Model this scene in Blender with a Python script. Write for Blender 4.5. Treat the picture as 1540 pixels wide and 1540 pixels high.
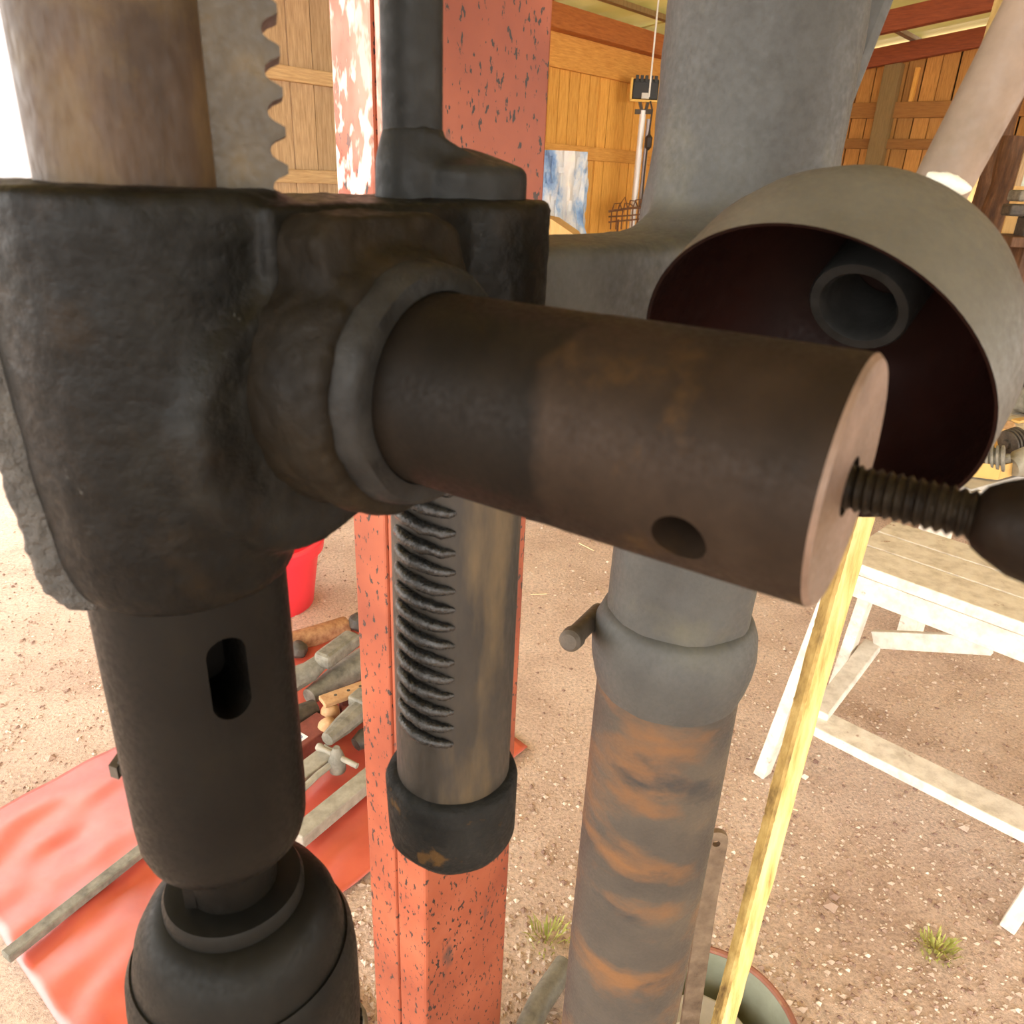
import bpy, bmesh, math, random
from mathutils import Vector, Matrix, noise as mnoise

for o in list(bpy.data.objects): bpy.data.objects.remove(o)
random.seed(7)
SC = bpy.context.scene
COL = SC.collection
V = Vector

# ------------------------------------------------------------------ camera, sky, exposure
FPX, HCAM = 1150.0, 1.4
dn = V((656-770, 3400-770, FPX)).normalized()          # world down, in camera axes (right, down, forward)
fw = V((0, 0, 1)); CY = (fw - dn*fw.dot(dn)).normalized(); CZ = -dn
CX = CY.cross(CZ)
if CX.x < 0: CX = -CX
cam_d = bpy.data.cameras.new('camera'); cam = bpy.data.objects.new('camera', cam_d); COL.objects.link(cam)
right = V((CX.x, CY.x, CZ.x)); down = V((CX.y, CY.y, CZ.y)); fwd = V((CX.z, CY.z, CZ.z))
M = Matrix((right, -down, -fwd)).transposed().to_4x4(); M.translation = V((0, 0, HCAM))
cam.matrix_world = M
cam_d.sensor_width = 36; cam_d.lens = FPX/1540*36; cam_d.clip_start = .01; cam_d.clip_end = 200
cam_d.dof.use_dof = True; cam_d.dof.focus_distance = .9; cam_d.dof.aperture_fstop = 24
SC.camera = cam

W = bpy.data.worlds.new('sky'); SC.world = W; W.use_nodes = True
bg = W.node_tree.nodes['Background']; bg.inputs[0].default_value = (1.0, .985, .95, 1); bg.inputs[1].default_value = 1.0
SC.view_settings.view_transform = 'Standard'; SC.view_settings.look = 'None'
SC.view_settings.gamma = 1; SC.view_settings.use_curve_mapping = False
SC.view_settings.exposure = 2.82

def ray(u, v):
    c = V(((u-770)/FPX, (v-770)/FPX, 1)); return V((c.dot(CX), c.dot(CY), c.dot(CZ)))
def at(u, v, D): d = ray(u, v); return d*(D/d.y) + V((0, 0, HCAM))
def gz(u, v, z=0.0): d = ray(u, v); return d*((z-HCAM)/d.z) + V((0, 0, HCAM))
def zc(u, v, dep): return ray(u, v)*dep + V((0, 0, HCAM))

# ------------------------------------------------------------------ materials
def new_mat(name):
    m = bpy.data.materials.new(name); m.use_nodes = True; nt = m.node_tree
    return m, nt, nt.nodes['Principled BSDF']
def N(nt, t, **kw):
    n = nt.nodes.new(t)
    for k, v in kw.items():
        if hasattr(n, k) and k not in n.inputs: setattr(n, k, v)
        else: n.inputs[k].default_value = v
    return n
def ramp(nt, stops):
    r = nt.nodes.new('ShaderNodeValToRGB'); el = r.color_ramp.elements
    while len(el) < len(stops): el.new(.5)
    for e, (p, c) in zip(el, stops): e.position = p; e.color = (*c, 1)
    return r
def g(x): return (x, x, x)
def coords(nt, stretch=(1, 1, 1)):
    tc = N(nt, 'ShaderNodeTexCoord'); mp = N(nt, 'ShaderNodeMapping'); mp.inputs['Scale'].default_value = stretch
    nt.links.new(tc.outputs['Object'], mp.inputs[0]); return mp.outputs[0]
DIM = {'black_oily_iron': 0.143, 'rusty_grime': 0.225, 'rough_cast_iron': 0.419, 'dark_worn_ring': 0.225, 'brown_rusted_steel': 0.286, 'turned_end_face': 0.911, 'oily_dark_sleeve': 0.212, 'bronze_brown_spindle': 0.48, 'greasy_rack': 0.473, 'black_chuck': 0.189, 'grey_painted_casting': 0.427, 'stained_column': 0.455, 'grimy_rack_tube': 0.391, 'black_crusted_cap': 0.279, 'wet_black_grease': 0.391, 'dusty_grey_cup': 0.502, 'dark_red_enamel': 0.256, 'dark_socket': 0.279, 'tan_dusty_bar': 0.569, 'black_brown_thread': 0.335, 'brown_black_knob': 0.176, 'black_tie_rod': 0.286}   # pigment strength
def noise_mat(name, stops, scale=20, rough=(.5, .75), bump=.2, bscale=120, metal=0, stretch=(1, 1, 1), detail=6,
              patch=None, patch2=None, randomize=0, spec=.5, bdist=.002):
    """ramp over noise; patch = (color, scale, lo, hi[, stretch]) a second colour mixed in where noise is high"""
    m, nt, b = new_mat(name); L = nt.links.new; co = coords(nt, stretch)
    k_ = DIM.get(name, 1); dk = lambda c: tuple(x*k_ for x in c)
    stops = [(p_, dk(c_)) for p_, c_ in stops]; patch = patch and (dk(patch[0]), *patch[1:]); patch2 = patch2 and (dk(patch2[0]), *patch2[1:])
    vec = co
    if randomize:
        oi = N(nt, 'ShaderNodeObjectInfo'); mu = N(nt, 'ShaderNodeMath', operation='MULTIPLY'); mu.inputs[1].default_value = 37
        L(oi.outputs['Random'], mu.inputs[0]); ad = N(nt, 'ShaderNodeVectorMath', operation='ADD'); L(co, ad.inputs[0]); L(mu.outputs[0], ad.inputs[1]); vec = ad.outputs[0]
    n1 = N(nt, 'ShaderNodeTexNoise', Scale=scale, Detail=detail, Roughness=.62); L(vec, n1.inputs['Vector'])
    r = ramp(nt, stops); L(n1.outputs['Fac'], r.inputs[0]); out = r.outputs[0]
    for p in (patch, patch2):
        if not p: continue
        c2 = coords(nt, p[4] if len(p) > 4 else (1, 1, 1))
        n2 = N(nt, 'ShaderNodeTexNoise', Scale=p[1], Detail=5, Roughness=.6); L(c2, n2.inputs['Vector'])
        mr = N(nt, 'ShaderNodeMapRange'); mr.inputs[1].default_value = p[2]; mr.inputs[2].default_value = p[3]; L(n2.outputs['Fac'], mr.inputs[0])
        mx = N(nt, 'ShaderNodeMix', data_type='RGBA'); L(mr.outputs[0], mx.inputs[0]); L(out, mx.inputs[6]); mx.inputs[7].default_value = (*p[0], 1); out = mx.outputs[2]
    if randomize:
        hs = N(nt, 'ShaderNodeHueSaturation'); mr = N(nt, 'ShaderNodeMapRange'); mr.inputs[3].default_value = 1-randomize; mr.inputs[4].default_value = 1+randomize
        L(oi.outputs['Random'], mr.inputs[0]); L(mr.outputs[0], hs.inputs['Value']); L(out, hs.inputs['Color']); out = hs.outputs[0]
    L(out, b.inputs['Base Color'])
    rr = N(nt, 'ShaderNodeMapRange'); rr.inputs[1].default_value = .3; rr.inputs[2].default_value = .7; rr.inputs[3].default_value = rough[0]; rr.inputs[4].default_value = rough[1]
    n3 = N(nt, 'ShaderNodeTexNoise', Scale=bscale, Detail=5, Roughness=.6); L(co, n3.inputs['Vector']); L(n3.outputs['Fac'], rr.inputs[0]); L(rr.outputs[0], b.inputs['Roughness'])
    if bump:
        bp = N(nt, 'ShaderNodeBump', Strength=bump, Distance=bdist); L(n3.outputs['Fac'], bp.inputs['Height']); L(bp.outputs[0], b.inputs['Normal'])
    b.inputs['Metallic'].default_value = metal; b.inputs['Specular IOR Level'].default_value = .13 if name in DIM and DIM[name] < .36 else spec
    return m
def plain(name, c, rough=.6, metal=0): 
    m, nt, b = new_mat(name); b.inputs['Base Color'].default_value = (*c, 1); b.inputs['Roughness'].default_value = rough; b.inputs['Metallic'].default_value = metal; return m

MT = {}
MT['hub'] = noise_mat('black_oily_iron', [(.25, (.010, .009, .007)), (.5, (.028, .027, .022)), (.68, (.075, .073, .060)), (.78, (.13, .128, .108))], 20, (.3, .62), .55, 230,
                      patch=((.075, .048, .022), 30, .55, .72), patch2=((.42, .43, .40), 150, .70, .75, (1, 1, .6)), bdist=.0012)  # patch2: small wet glints painted in as pale specks
MT['pad'] = noise_mat('rusty_grime', [(.3, (.018, .014, .009)), (.55, (.04, .028, .014)), (.8, (.085, .055, .025))], 30, (.5, .8), .5, 220, bdist=.0015)
MT['cast'] = noise_mat('rough_cast_iron', [(.3, (.04, .037, .032)), (.7, (.13, .12, .105))], 90, (.35, .65), 1.0, 240, bdist=.004)
MT['ring'] = noise_mat('dark_worn_ring', [(.3, (.035, .034, .032)), (.7, (.09, .088, .082))], 60, (.35, .6), .5, 300, bdist=.001)
MT['shaft'] = noise_mat('brown_rusted_steel', [(.25, (.03, .02, .013)), (.5, (.06, .038, .024)), (.75, (.10, .065, .042))], 26, (.45, .7), .12, 500,
                        patch=((.16, .085, .03), 34, .60, .74), metal=.25, bdist=.0006)
MT['shaft_dark'] = noise_mat('dark_oiled_steel', [(.3, (.014, .011, .008)), (.7, (.036, .027, .018))], 26, (.4, .65), .12, 500, metal=.25, bdist=.0006)
MT['face'] = noise_mat('turned_end_face', [(.3, (.13, .085, .06)), (.7, (.24, .16, .12))], 60, (.4, .6), .1, 500, metal=.3, bdist=.0005)
MT['sleeve'] = noise_mat('oily_dark_sleeve', [(.3, (.014, .012, .010)), (.6, (.03, .026, .02)), (.8, (.055, .042, .022))], 18, (.35, .6), .08, 400, metal=.2, bdist=.0005)
MT['spindle'] = noise_mat('bronze_brown_spindle', [(.25, (.035, .019, .010)), (.5, (.10, .055, .025)), (.72, (.22, .13, .048))], 22, (.4, .65), .12, 300, metal=.1, spec=.3, stretch=(1.6, 1.6, .55), bdist=.0006,
                          patch=((.15, .095, .035), 40, .5, .72))
MT['rack'] = noise_mat('greasy_rack', [(.3, (.05, .04, .028)), (.6, (.11, .082, .045)), (.8, (.2, .135, .055))], 50, (.4, .65), .3, 400, metal=.2, bdist=.0008)
MT['chuck'] = noise_mat('black_chuck', [(.3, (.022, .022, .018)), (.7, (.06, .058, .05))], 28, (.35, .6), .1, 400, metal=.3, bdist=.0005)
MT['frame'] = noise_mat('grey_painted_casting', [(.25, (.06, .06, .055)), (.5, (.105, .107, .10)), (.78, (.16, .16, .145))], 12, (.5, .75), .25, 260, bdist=.0012,
                        patch=((.17, .165, .12), 14, .56, .74))
MT['lower'] = noise_mat('stained_column', [(.3, (.055, .046, .037)), (.55, (.105, .086, .066)), (.8, (.19, .145, .095))], 9, (.45, .7), .15, 300, stretch=(1, 1, 1.6), bdist=.0008,
                        patch=((.30, .135, .045), 8, .52, .68, (1, 1, 2.2)), patch2=((.05, .046, .042), 16, .58, .72, (1, 1, 2)))
MT['tube'] = noise_mat('grimy_rack_tube', [(.3, (.03, .027, .022)), (.55, (.07, .058, .044)), (.8, (.16, .12, .075))], 16, (.4, .65), .25, 260, stretch=(1.3, 1.3, .45), metal=.2, bdist=.0008,
                       patch=((.20, .14, .07), 18, .54, .68, (1.5, 1.5, .3)))
MT['cap'] = noise_mat('black_crusted_cap', [(.3, (.02, .02, .018)), (.7, (.055, .055, .05))], 40, (.5, .8), .6, 180, bdist=.002, patch=((.24, .13, .045), 45, .62, .68))
MT['grease'] = noise_mat('wet_black_grease', [(.3, (.012, .012, .011)), (.7, (.05, .05, .048))], 80, (.12, .4), .6, 400, bdist=.0015)
MT['cup_out'] = noise_mat('dusty_grey_cup', [(.3, (.10, .092, .072)), (.6, (.17, .16, .13)), (.8, (.25, .235, .195))], 12, (.5, .75), .15, 300, bdist=.0006, patch=((.42, .27, .06), 24, .68, .72))
MT['cup_in'] = noise_mat('dark_red_enamel', [(.3, (.022, .005, .003)), (.7, (.05, .013, .008))], 20, (.4, .7), .1, 300, bdist=.0006)
MT['socket'] = noise_mat('dark_socket', [(.3, (.035, .035, .033)), (.7, (.09, .09, .085))], 60, (.35, .6), .2, 300, bdist=.0006)
MT['lever'] = noise_mat('tan_dusty_bar', [(.25, (.22, .15, .095)), (.5, (.38, .27, .19)), (.75, (.48, .36, .27))], 14, (.45, .7), .2, 250, bdist=.001, patch=((.24, .17, .09), 30, .56, .72))
MT['white_paint'] = noise_mat('white_paint_blob', [(.3, (.55, .55, .45)), (.7, (.8, .8, .72))], 60, (.4, .6), .2, 200)
MT['thread'] = noise_mat('black_brown_thread', [(.3, (.014, .009, .006)), (.7, (.05, .036, .02))], 200, (.35, .6), .2, 500, metal=.3)
MT['knob'] = noise_mat('brown_black_knob', [(.3, (.018, .010, .006)), (.7, (.055, .033, .018))], 60, (.4, .65), .2, 300, metal=.2)
MT['rod'] = noise_mat('black_tie_rod', [(.3, (.025, .025, .023)), (.6, (.06, .06, .056)), (.8, (.10, .10, .096))], 30, (.35, .6), .35, 200, bdist=.0012)
MT['gravel'] = None

def post_material(name, flakes):
    m, nt, b = new_mat(name); L = nt.links.new; co = coords(nt)
    n1 = N(nt, 'ShaderNodeTexNoise', Scale=9, Detail=5); L(co, n1.inputs['Vector'])
    r = ramp(nt, [(.3, (.21, .042, .018)), (.6, (.315, .075, .032)), (.8, (.37, .105, .052))]); L(n1.outputs['Fac'], r.inputs[0]); out = r.outputs[0]
    def layer(out, col, scale, lo, hi, stretch, seed=0, zmask=None, amount=1):
        c2 = coords(nt, stretch); n2 = N(nt, 'ShaderNodeTexNoise', Scale=scale, Detail=3, Roughness=.55); L(c2, n2.inputs['Vector'])
        mr = N(nt, 'ShaderNodeMapRange'); mr.inputs[1].default_value = lo; mr.inputs[2].default_value = hi; mr.inputs[4].default_value = amount; L(n2.outputs['Fac'], mr.inputs[0]); f = mr.outputs[0]
        if zmask:
            sp = N(nt, 'ShaderNodeSeparateXYZ'); L(c2_obj(), sp.inputs[0]); zr = N(nt, 'ShaderNodeMapRange'); zr.inputs[1].default_value = zmask[0]; zr.inputs[2].default_value = zmask[1]; L(sp.outputs[2], zr.inputs[0])
            mu = N(nt, 'ShaderNodeMath', operation='MULTIPLY'); L(f, mu.inputs[0]); L(zr.outputs[0], mu.inputs[1]); f = mu.outputs[0]
        mx = N(nt, 'ShaderNodeMix', data_type='RGBA'); L(f, mx.inputs[0]); L(out, mx.inputs[6]); mx.inputs[7].default_value = (*col, 1); return mx.outputs[2]
    def c2_obj(): return N(nt, 'ShaderNodeTexCoord').outputs['Object']
    out = layer(out, (.03, .018, .016), 170, .60, .64, (1, 1, .5))
    out = layer(out, (.10, .05, .04), 42, .68, .74, (1, 1, .5), amount=.7)
    out = layer(out, (.05, .04, .035), 9, .66, .72, (1.5, 1.5, .8), amount=.7)
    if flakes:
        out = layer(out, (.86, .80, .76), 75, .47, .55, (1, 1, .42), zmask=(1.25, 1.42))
        out = layer(out, (.62, .30, .24), 14, .40, .60, (1, 1, .6), zmask=(1.2, 1.42), amount=.75)  # pale pink wash: bright light from the left put into the colour
    L(out, b.inputs['Base Color']); b.inputs['Roughness'].default_value = .55
    bp = N(nt, 'ShaderNodeBump', Strength=.3, Distance=.0015); L(n1.outputs['Fac'], bp.inputs['Height']); L(bp.outputs[0], b.inputs['Normal'])
    return m
MT['post'] = post_material('red_steel_paint', False); MT['post_flaked_lit'] = post_material('red_steel_paint_flaked_lit', True)

def ground_material():
    m, nt, b = new_mat('dry_gravel_earth'); L = nt.links.new; co = coords(nt)
    n1 = N(nt, 'ShaderNodeTexNoise', Scale=3.0, Detail=8, Roughness=.65); L(co, n1.inputs['Vector'])
    r = ramp(nt, [(.3, (.47, .33, .255)), (.5, (.60, .445, .35)), (.7, (.68, .53, .43))]); L(n1.outputs['Fac'], r.inputs[0])
    v = N(nt, 'ShaderNodeTexNoise', Scale=110, Detail=6, Roughness=.75); L(co, v.inputs['Vector'])
    r2 = ramp(nt, [(.34, g(.62)), (.5, g(1.0)), (.66, g(1.25))]); L(v.outputs['Fac'], r2.inputs[0])
    mx = N(nt, 'ShaderNodeMix', data_type='RGBA', blend_type='MULTIPLY'); mx.inputs[0].default_value = 1; L(r.outputs[0], mx.inputs[6]); L(r2.outputs[0], mx.inputs[7])
    L(mx.outputs[2], b.inputs['Base Color']); b.inputs['Roughness'].default_value = .95
    bp = N(nt, 'ShaderNodeBump', Strength=.8, Distance=.006); L(v.outputs['Fac'], bp.inputs['Height']); L(bp.outputs[0], b.inputs['Normal'])
    return m
MT['gravel'] = ground_material()
def pebble_material():
    m, nt, b = new_mat('mixed_pebbles'); L = nt.links.new
    ge = N(nt, 'ShaderNodeNewGeometry'); r = ramp(nt, [(0, (.22, .13, .10)), (.3, (.40, .27, .205)), (.6, (.52, .39, .30)), (.9, (.60, .475, .38)), (1, (.78, .69, .58))])
    L(ge.outputs['Random Per Island'], r.inputs[0]); L(r.outputs[0], b.inputs['Base Color']); b.inputs['Roughness'].default_value = .85
    return m
MT['pebble'] = pebble_material()
def wood(name, cols, rnd=.15, scale=14, stretch=(9, 9, .7), rough=(.6, .85), bump=.25, patch=None):
    return noise_mat(name, cols, scale, rough, bump, 90, stretch=stretch, randomize=rnd, patch=patch)
MT['plank'] = wood('orange_pine', [(.3, (.60, .27, .04)), (.55, (.80, .42, .085)), (.8, (.86, .52, .14))], .12)
MT['plank_h'] = wood('orange_pine_rail', [(.3, (.58, .26, .045)), (.7, (.80, .42, .10))], .1, stretch=(.8, .8, 9))
MT['plank_brown'] = wood('brown_pine', [(.3, (.34, .15, .03)), (.55, (.50, .24, .055)), (.8, (.60, .32, .09))], .2)
MT['rail_brown'] = wood('brown_rail', [(.3, (.24, .10, .02)), (.7, (.36, .165, .038))], .1, stretch=(.8, .8, 9))
MT['door'] = wood('weathered_pine', [(.3, (.30, .19, .095)), (.55, (.45, .31, .17)), (.8, (.56, .41, .25))], .1)
MT['door_rail'] = wood('weathered_rail', [(.3, (.38, .24, .11)), (.7, (.58, .40, .20))], .1, stretch=(.8, .8, 9))
MT['beam'] = wood('red_brown_beam', [(.3, (.17, .035, .012)), (.7, (.29, .07, .022))], .1, stretch=(.8, .8, 9))
MT['plate'] = wood('orange_brown_beam', [(.3, (.30, .09, .018)), (.7, (.46, .16, .035))], .1, stretch=(.8, .8, 9))
MT['batten'] = wood('dim_batten', [(.3, (.20, .13, .045)), (.7, (.30, .20, .08))], .1)
MT['bench'] = wood('chalky_white_wood', [(.3, (.52, .46, .38)), (.55, (.72, .66, .57)), (.8, (.82, .78, .70))], .08, scale=10, stretch=(3, 3, 3), patch=((.30, .17, .10), 30, .66, .74))
MT['stick'] = wood('split_yellow_wood', [(.25, (.22, .12, .025)), (.42, (.55, .40, .13)), (.6, (.74, .58, .26)), (.8, (.82, .69, .38))], 0, scale=22, stretch=(4, 4, .35), bump=.5)
MT['bark'] = wood('dark_bark_edge', [(.3, (.10, .055, .015)), (.5, (.36, .24, .07)), (.75, (.58, .43, .16))], 0, scale=60, stretch=(1, 1, .4), bump=.8)
MT['log'] = wood('brown_bark_log', [(.3, (.05, .022, .01)), (.55, (.13, .06, .025)), (.8, (.26, .15, .08))], .1, scale=12, stretch=(3, 3, .5), bump=1)
MT['ply'] = wood('yellow_plywood', [(.3, (.58, .34, .11)), (.7, (.74, .49, .20))], .05, scale=8)
def roof_material():
    m, nt, b = new_mat('yellowed_roof_sheet'); L = nt.links.new; co = coords(nt)
    n1 = N(nt, 'ShaderNodeTexNoise', Scale=2.5, Detail=4); L(co, n1.inputs['Vector']); r = ramp(nt, [(.3, (.52, .44, .12)), (.7, (.66, .60, .22))]); L(n1.outputs['Fac'], r.inputs[0])
    L(r.outputs[0], b.inputs['Base Color']); b.inputs['Roughness'].default_value = .6
    tr = N(nt, 'ShaderNodeBsdfTranslucent'); L(r.outputs[0], tr.inputs[0]); mx = N(nt, 'ShaderNodeMixShader'); mx.inputs[0].default_value = .045
    L(b.outputs[0], mx.inputs[1]); L(tr.outputs[0], mx.inputs[2]); L(mx.outputs[0], nt.nodes['Material Output'].inputs[0])
    return m
MT['roof'] = roof_material()
MT['tarp'] = noise_mat('red_vinyl_tarp', [(.3, (.40, .045, .025)), (.7, (.56, .10, .06))], 5, (.28, .42), .1, 60, bdist=.001, spec=.9); MT['tarp'].node_tree.nodes['Principled BSDF'].inputs['Coat Weight'].default_value = .7; MT['tarp'].node_tree.nodes['Principled BSDF'].inputs['Coat Roughness'].default_value = .32
MT['red_plastic'] = plain('red_plastic', (.80, .03, .045), .45)
MT['iron'] = noise_mat('grey_iron', [(.3, (.10, .09, .07)), (.7, (.24, .22, .17))], 40, (.5, .75), .4, 150)
MT['iron_dark'] = noise_mat('dark_iron', [(.3, (.03, .025, .02)), (.7, (.10, .08, .06))], 40, (.5, .75), .4, 150)
MT['iron_pale'] = noise_mat('pale_grey_metal', [(.3, (.22, .20, .155)), (.7, (.36, .33, .26))], 40, (.5, .7), .3, 150)
MT['rust_strip'] = noise_mat('brown_rust_strip', [(.3, (.10, .065, .04)), (.55, (.20, .14, .09)), (.8, (.30, .24, .17))], 40, (.55, .8), .4, 150)
MT['rust'] = noise_mat('orange_rust', [(.3, (.20, .075, .03)), (.7, (.42, .22, .10))], 60, (.6, .85), .4, 200)
MT['tan'] = noise_mat('tan_wood_tool', [(.3, (.36, .19, .08)), (.7, (.52, .32, .16))], 50, (.6, .8), .3, 150)
MT['boxred'] = noise_mat('dark_red_carton', [(.3, (.12, .025, .015)), (.7, (.22, .05, .03))], 30, (.6, .8), .2, 150)
MT['label_white'] = plain('white_label', (.8, .82, .85), .6); MT['ink'] = plain('blue_ink', (.05, .10, .30), .6)
MT['white_panel'] = plain('white_panel', (.56, .55, .58), .5); MT['white_print'] = plain('white_print', (.9, .9, .9), .5)
MT['bucket'] = noise_mat('green_grey_enamel', [(.3, (.20, .21, .145)), (.7, (.33, .34, .25))], 12, (.4, .6), .1, 80)
MT['bucket_rim'] = noise_mat('red_brown_rim', [(.3, (.20, .07, .04)), (.7, (.34, .14, .09))], 30, (.5, .7), .2, 100, patch=((.45, .30, .12), 20, .6, .7))
MT['stone'] = noise_mat('grey_slab', [(.3, (.38, .36, .33)), (.7, (.52, .50, .46))], 10, (.6, .8), .3, 60)
MT['paper'] = plain('pale_paper', (.62, .60, .55), .7)
MT['blue_tarp'] = noise_mat('blue_white_tarp', [(.36, (.05, .14, .36)), (.46, (.22, .36, .58)), (.53, (.58, .62, .66)), (.7, (.82, .78, .70))], 4.5, (.3, .5), .4, 20, bdist=.02, stretch=(1.2, 1.2, .6))
MT['pole'] = plain('white_metal_pole', (.85, .85, .86), .35, .1); MT['pole_grey'] = plain('grey_metal_pole', (.40, .36, .36), .4, .2)
MT['black'] = plain('black_plastic', (.012, .014, .014), .5); MT['yellow_frame'] = plain('yellow_bracket', (.80, .50, .10), .5)
MT['cable'] = plain('black_cable', (.03, .022, .018), .6); MT['wire_white'] = plain('pale_wire', (.62, .63, .6), .5)
MT['wire_rust'] = noise_mat('rusty_wire', [(.3, (.10, .04, .015)), (.7, (.2, .09, .04))], 50, (.6, .8), 0)
MT['card'] = noise_mat('tan_cardboard', [(.3, (.60, .36, .10)), (.7, (.72, .47, .17))], 10, (.7, .85), .1, 80)
MT['glass'] = plain('pale_glass', (.55, .62, .50), .15)
MT['gap_dark'] = plain('dark_gap_sheet', (.06, .03, .012), .9)  # for the added sheets that darken the plank gaps
MT['grass'] = noise_mat('yellow_green_grass', [(.3, (.26, .30, .05)), (.7, (.50, .46, .13))], 30, (.6, .8), 0)
MT['straw'] = plain('pale_straw', (.78, .66, .40), .7)

# ------------------------------------------------------------------ mesh helpers
def frame_of(d):
    d = V(d).normalized(); a = V((0, 0, 1)) if abs(d.z) < .9 else V((1, 0, 0))
    e1 = a.cross(d).normalized(); return e1, d.cross(e1), d
def box(bm, c, ex, ey, ez, sx, sy, sz):
    c = V(c); ex, ey, ez = V(ex).normalized(), V(ey).normalized(), V(ez).normalized()
    vs = [bm.verts.new(c+ex*(sx/2*i)+ey*(sy/2*j)+ez*(sz/2*k)) for i in (-1, 1) for j in (-1, 1) for k in (-1, 1)]
    for f in ((0, 1, 3, 2), (4, 6, 7, 5), (0, 4, 5, 1), (2, 3, 7, 6), (0, 2, 6, 4), (1, 5, 7, 3)): bm.faces.new([vs[i] for i in f])
    return vs
def bar(bm, p, q, w, h, up=(0, 0, 1)):
    p, q = V(p), V(q); d = (q-p); ez = d.normalized(); ex = V(up).cross(ez)
    if ex.length < 1e-4: ex = V((1, 0, 0)).cross(ez)
    ex.normalize(); ey = ez.cross(ex); return box(bm, (p+q)/2, ex, ey, ez, w, h, d.length)
def lathe(bm, o, d, prof, seg=48, wob=0, loop=False):
    o = V(o); e1, e2, d = frame_of(d); rings = []
    for t, r in prof:
        if r < 1e-6: rings.append([bm.verts.new(o+d*t)]); continue
        ring = []
        for i in range(seg):
            a = 2*math.pi*i/seg; dr = e1*math.cos(a)+e2*math.sin(a); rr = r
            if wob: rr += wob*mnoise.noise((o+d*t+dr*r)*60)
            ring.append(bm.verts.new(o+d*t+dr*rr))
        rings.append(ring)
    pairs = list(zip(rings, rings[1:])) + ([(rings[-1], rings[0])] if loop else [])
    for A, B in pairs:
        if len(A) == 1 and len(B) == 1: continue
        for i in range(seg):
            j = (i+1) % seg
            if len(A) == 1: bm.faces.new((A[0], B[j], B[i]))
            elif len(B) == 1: bm.faces.new((A[i], A[j], B[0]))
            else: bm.faces.new((A[i], A[j], B[j], B[i]))
    if not loop:
        if len(rings[0]) > 1: bm.faces.new(list(reversed(rings[0])))
        if len(rings[-1]) > 1: bm.faces.new(rings[-1])
def tube(bm, pts, rad, seg=12):
    pts = [V(p) for p in pts]; rads = rad if isinstance(rad, (list, tuple)) else [rad]*len(pts); rings = []
    e1 = None
    for i, p in enumerate(pts):
        d = (pts[min(i+1, len(pts)-1)]-pts[max(i-1, 0)]).normalized()
        if e1 is None: e1, e2, _ = frame_of(d)
        e1 = (e1-d*e1.dot(d)).normalized(); e2 = d.cross(e1)
        rings.append([bm.verts.new(p+(e1*math.cos(2*math.pi*k/seg)+e2*math.sin(2*math.pi*k/seg))*rads[i]) for k in range(seg)])
    for A, B in zip(rings, rings[1:]):
        for i in range(seg): j = (i+1) % seg; bm.faces.new((A[i], A[j], B[j], B[i]))
    bm.faces.new(list(reversed(rings[0]))); bm.faces.new(rings[-1])
def prism(bm, poly, o, ex, ey, ez, depth):
    o, ex, ey, ez = V(o), V(ex), V(ey), V(ez)
    A = [bm.verts.new(o+ex*x+ey*y) for x, y in poly]; B = [bm.verts.new(o+ex*x+ey*y+ez*depth) for x, y in poly]; n = len(poly)
    bm.faces.new(list(reversed(A))); bm.faces.new(B)
    for i in range(n): j = (i+1) % n; bm.faces.new((A[i], A[j], B[j], B[i]))
def new(): return bmesh.new()
def obj(name, bm, mat, parent=None, smooth=35, bevel=0, label=None, kind=None):
    bmesh.ops.recalc_face_normals(bm, faces=bm.faces)
    me = bpy.data.meshes.new(name); bm.to_mesh(me); bm.free()
    if smooth:
        for p in me.polygons: p.use_smooth = True
        me.set_sharp_from_angle(angle=math.radians(smooth))
    me.materials.append(MT[mat] if isinstance(mat, str) else mat)
    o = bpy.data.objects.new(name, me); COL.objects.link(o)
    if parent: 
        o.parent = parent; w = V(parent.location); p = parent.parent
        while p: w += p.location; p = p.parent
        o.location = -w
    if bevel:
        b = o.modifiers.new('bevel', 'BEVEL'); b.width = bevel; b.segments = 2; b.limit_method = 'ANGLE'; b.angle_limit = math.radians(40)
    if label: o['label'] = label
    if kind: o['kind'] = kind
    return o
def tag(o, label, cat, group=None):
    o['label'] = label; o['category'] = cat
    if group: o['group'] = group
    return o
def thing(name, loc, label, cat, group=None):
    o = bpy.data.objects.new(name, None); o.empty_display_size = .05; COL.objects.link(o); o.location = V(loc); return tag(o, label, cat, group)
def sub(name, bm, mat, part, **kw):
    """sub-part: mesh given in world coordinates under a part that is itself offset to world coordinates"""
    o = obj(name, bm, mat, None, **kw); o.parent = part; return o
def cut(o, bm):
    bmesh.ops.recalc_face_normals(bm, faces=bm.faces)
    me = bpy.data.meshes.new('cutter'); bm.to_mesh(me); bm.free(); c = bpy.data.objects.new('cutter', me); COL.objects.link(c); c.matrix_world = Matrix.Translation(o.location + (o.parent.location if o.parent else V()))
    md = o.modifiers.new('cut', 'BOOLEAN'); md.object = c; md.operation = 'DIFFERENCE'; md.solver = 'EXACT'
    bpy.context.view_layer.update(); dg = bpy.context.evaluated_depsgraph_get(); ne = bpy.data.meshes.new_from_object(o.evaluated_get(dg), preserve_all_data_layers=True, depsgraph=dg)
    o.modifiers.clear(); old = o.data; o.data = ne; bpy.data.objects.remove(c); bpy.data.meshes.remove(me); bpy.data.meshes.remove(old)
    for p in ne.polygons: p.use_smooth = True
    ne.set_sharp_from_angle(angle=math.radians(35))
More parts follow.
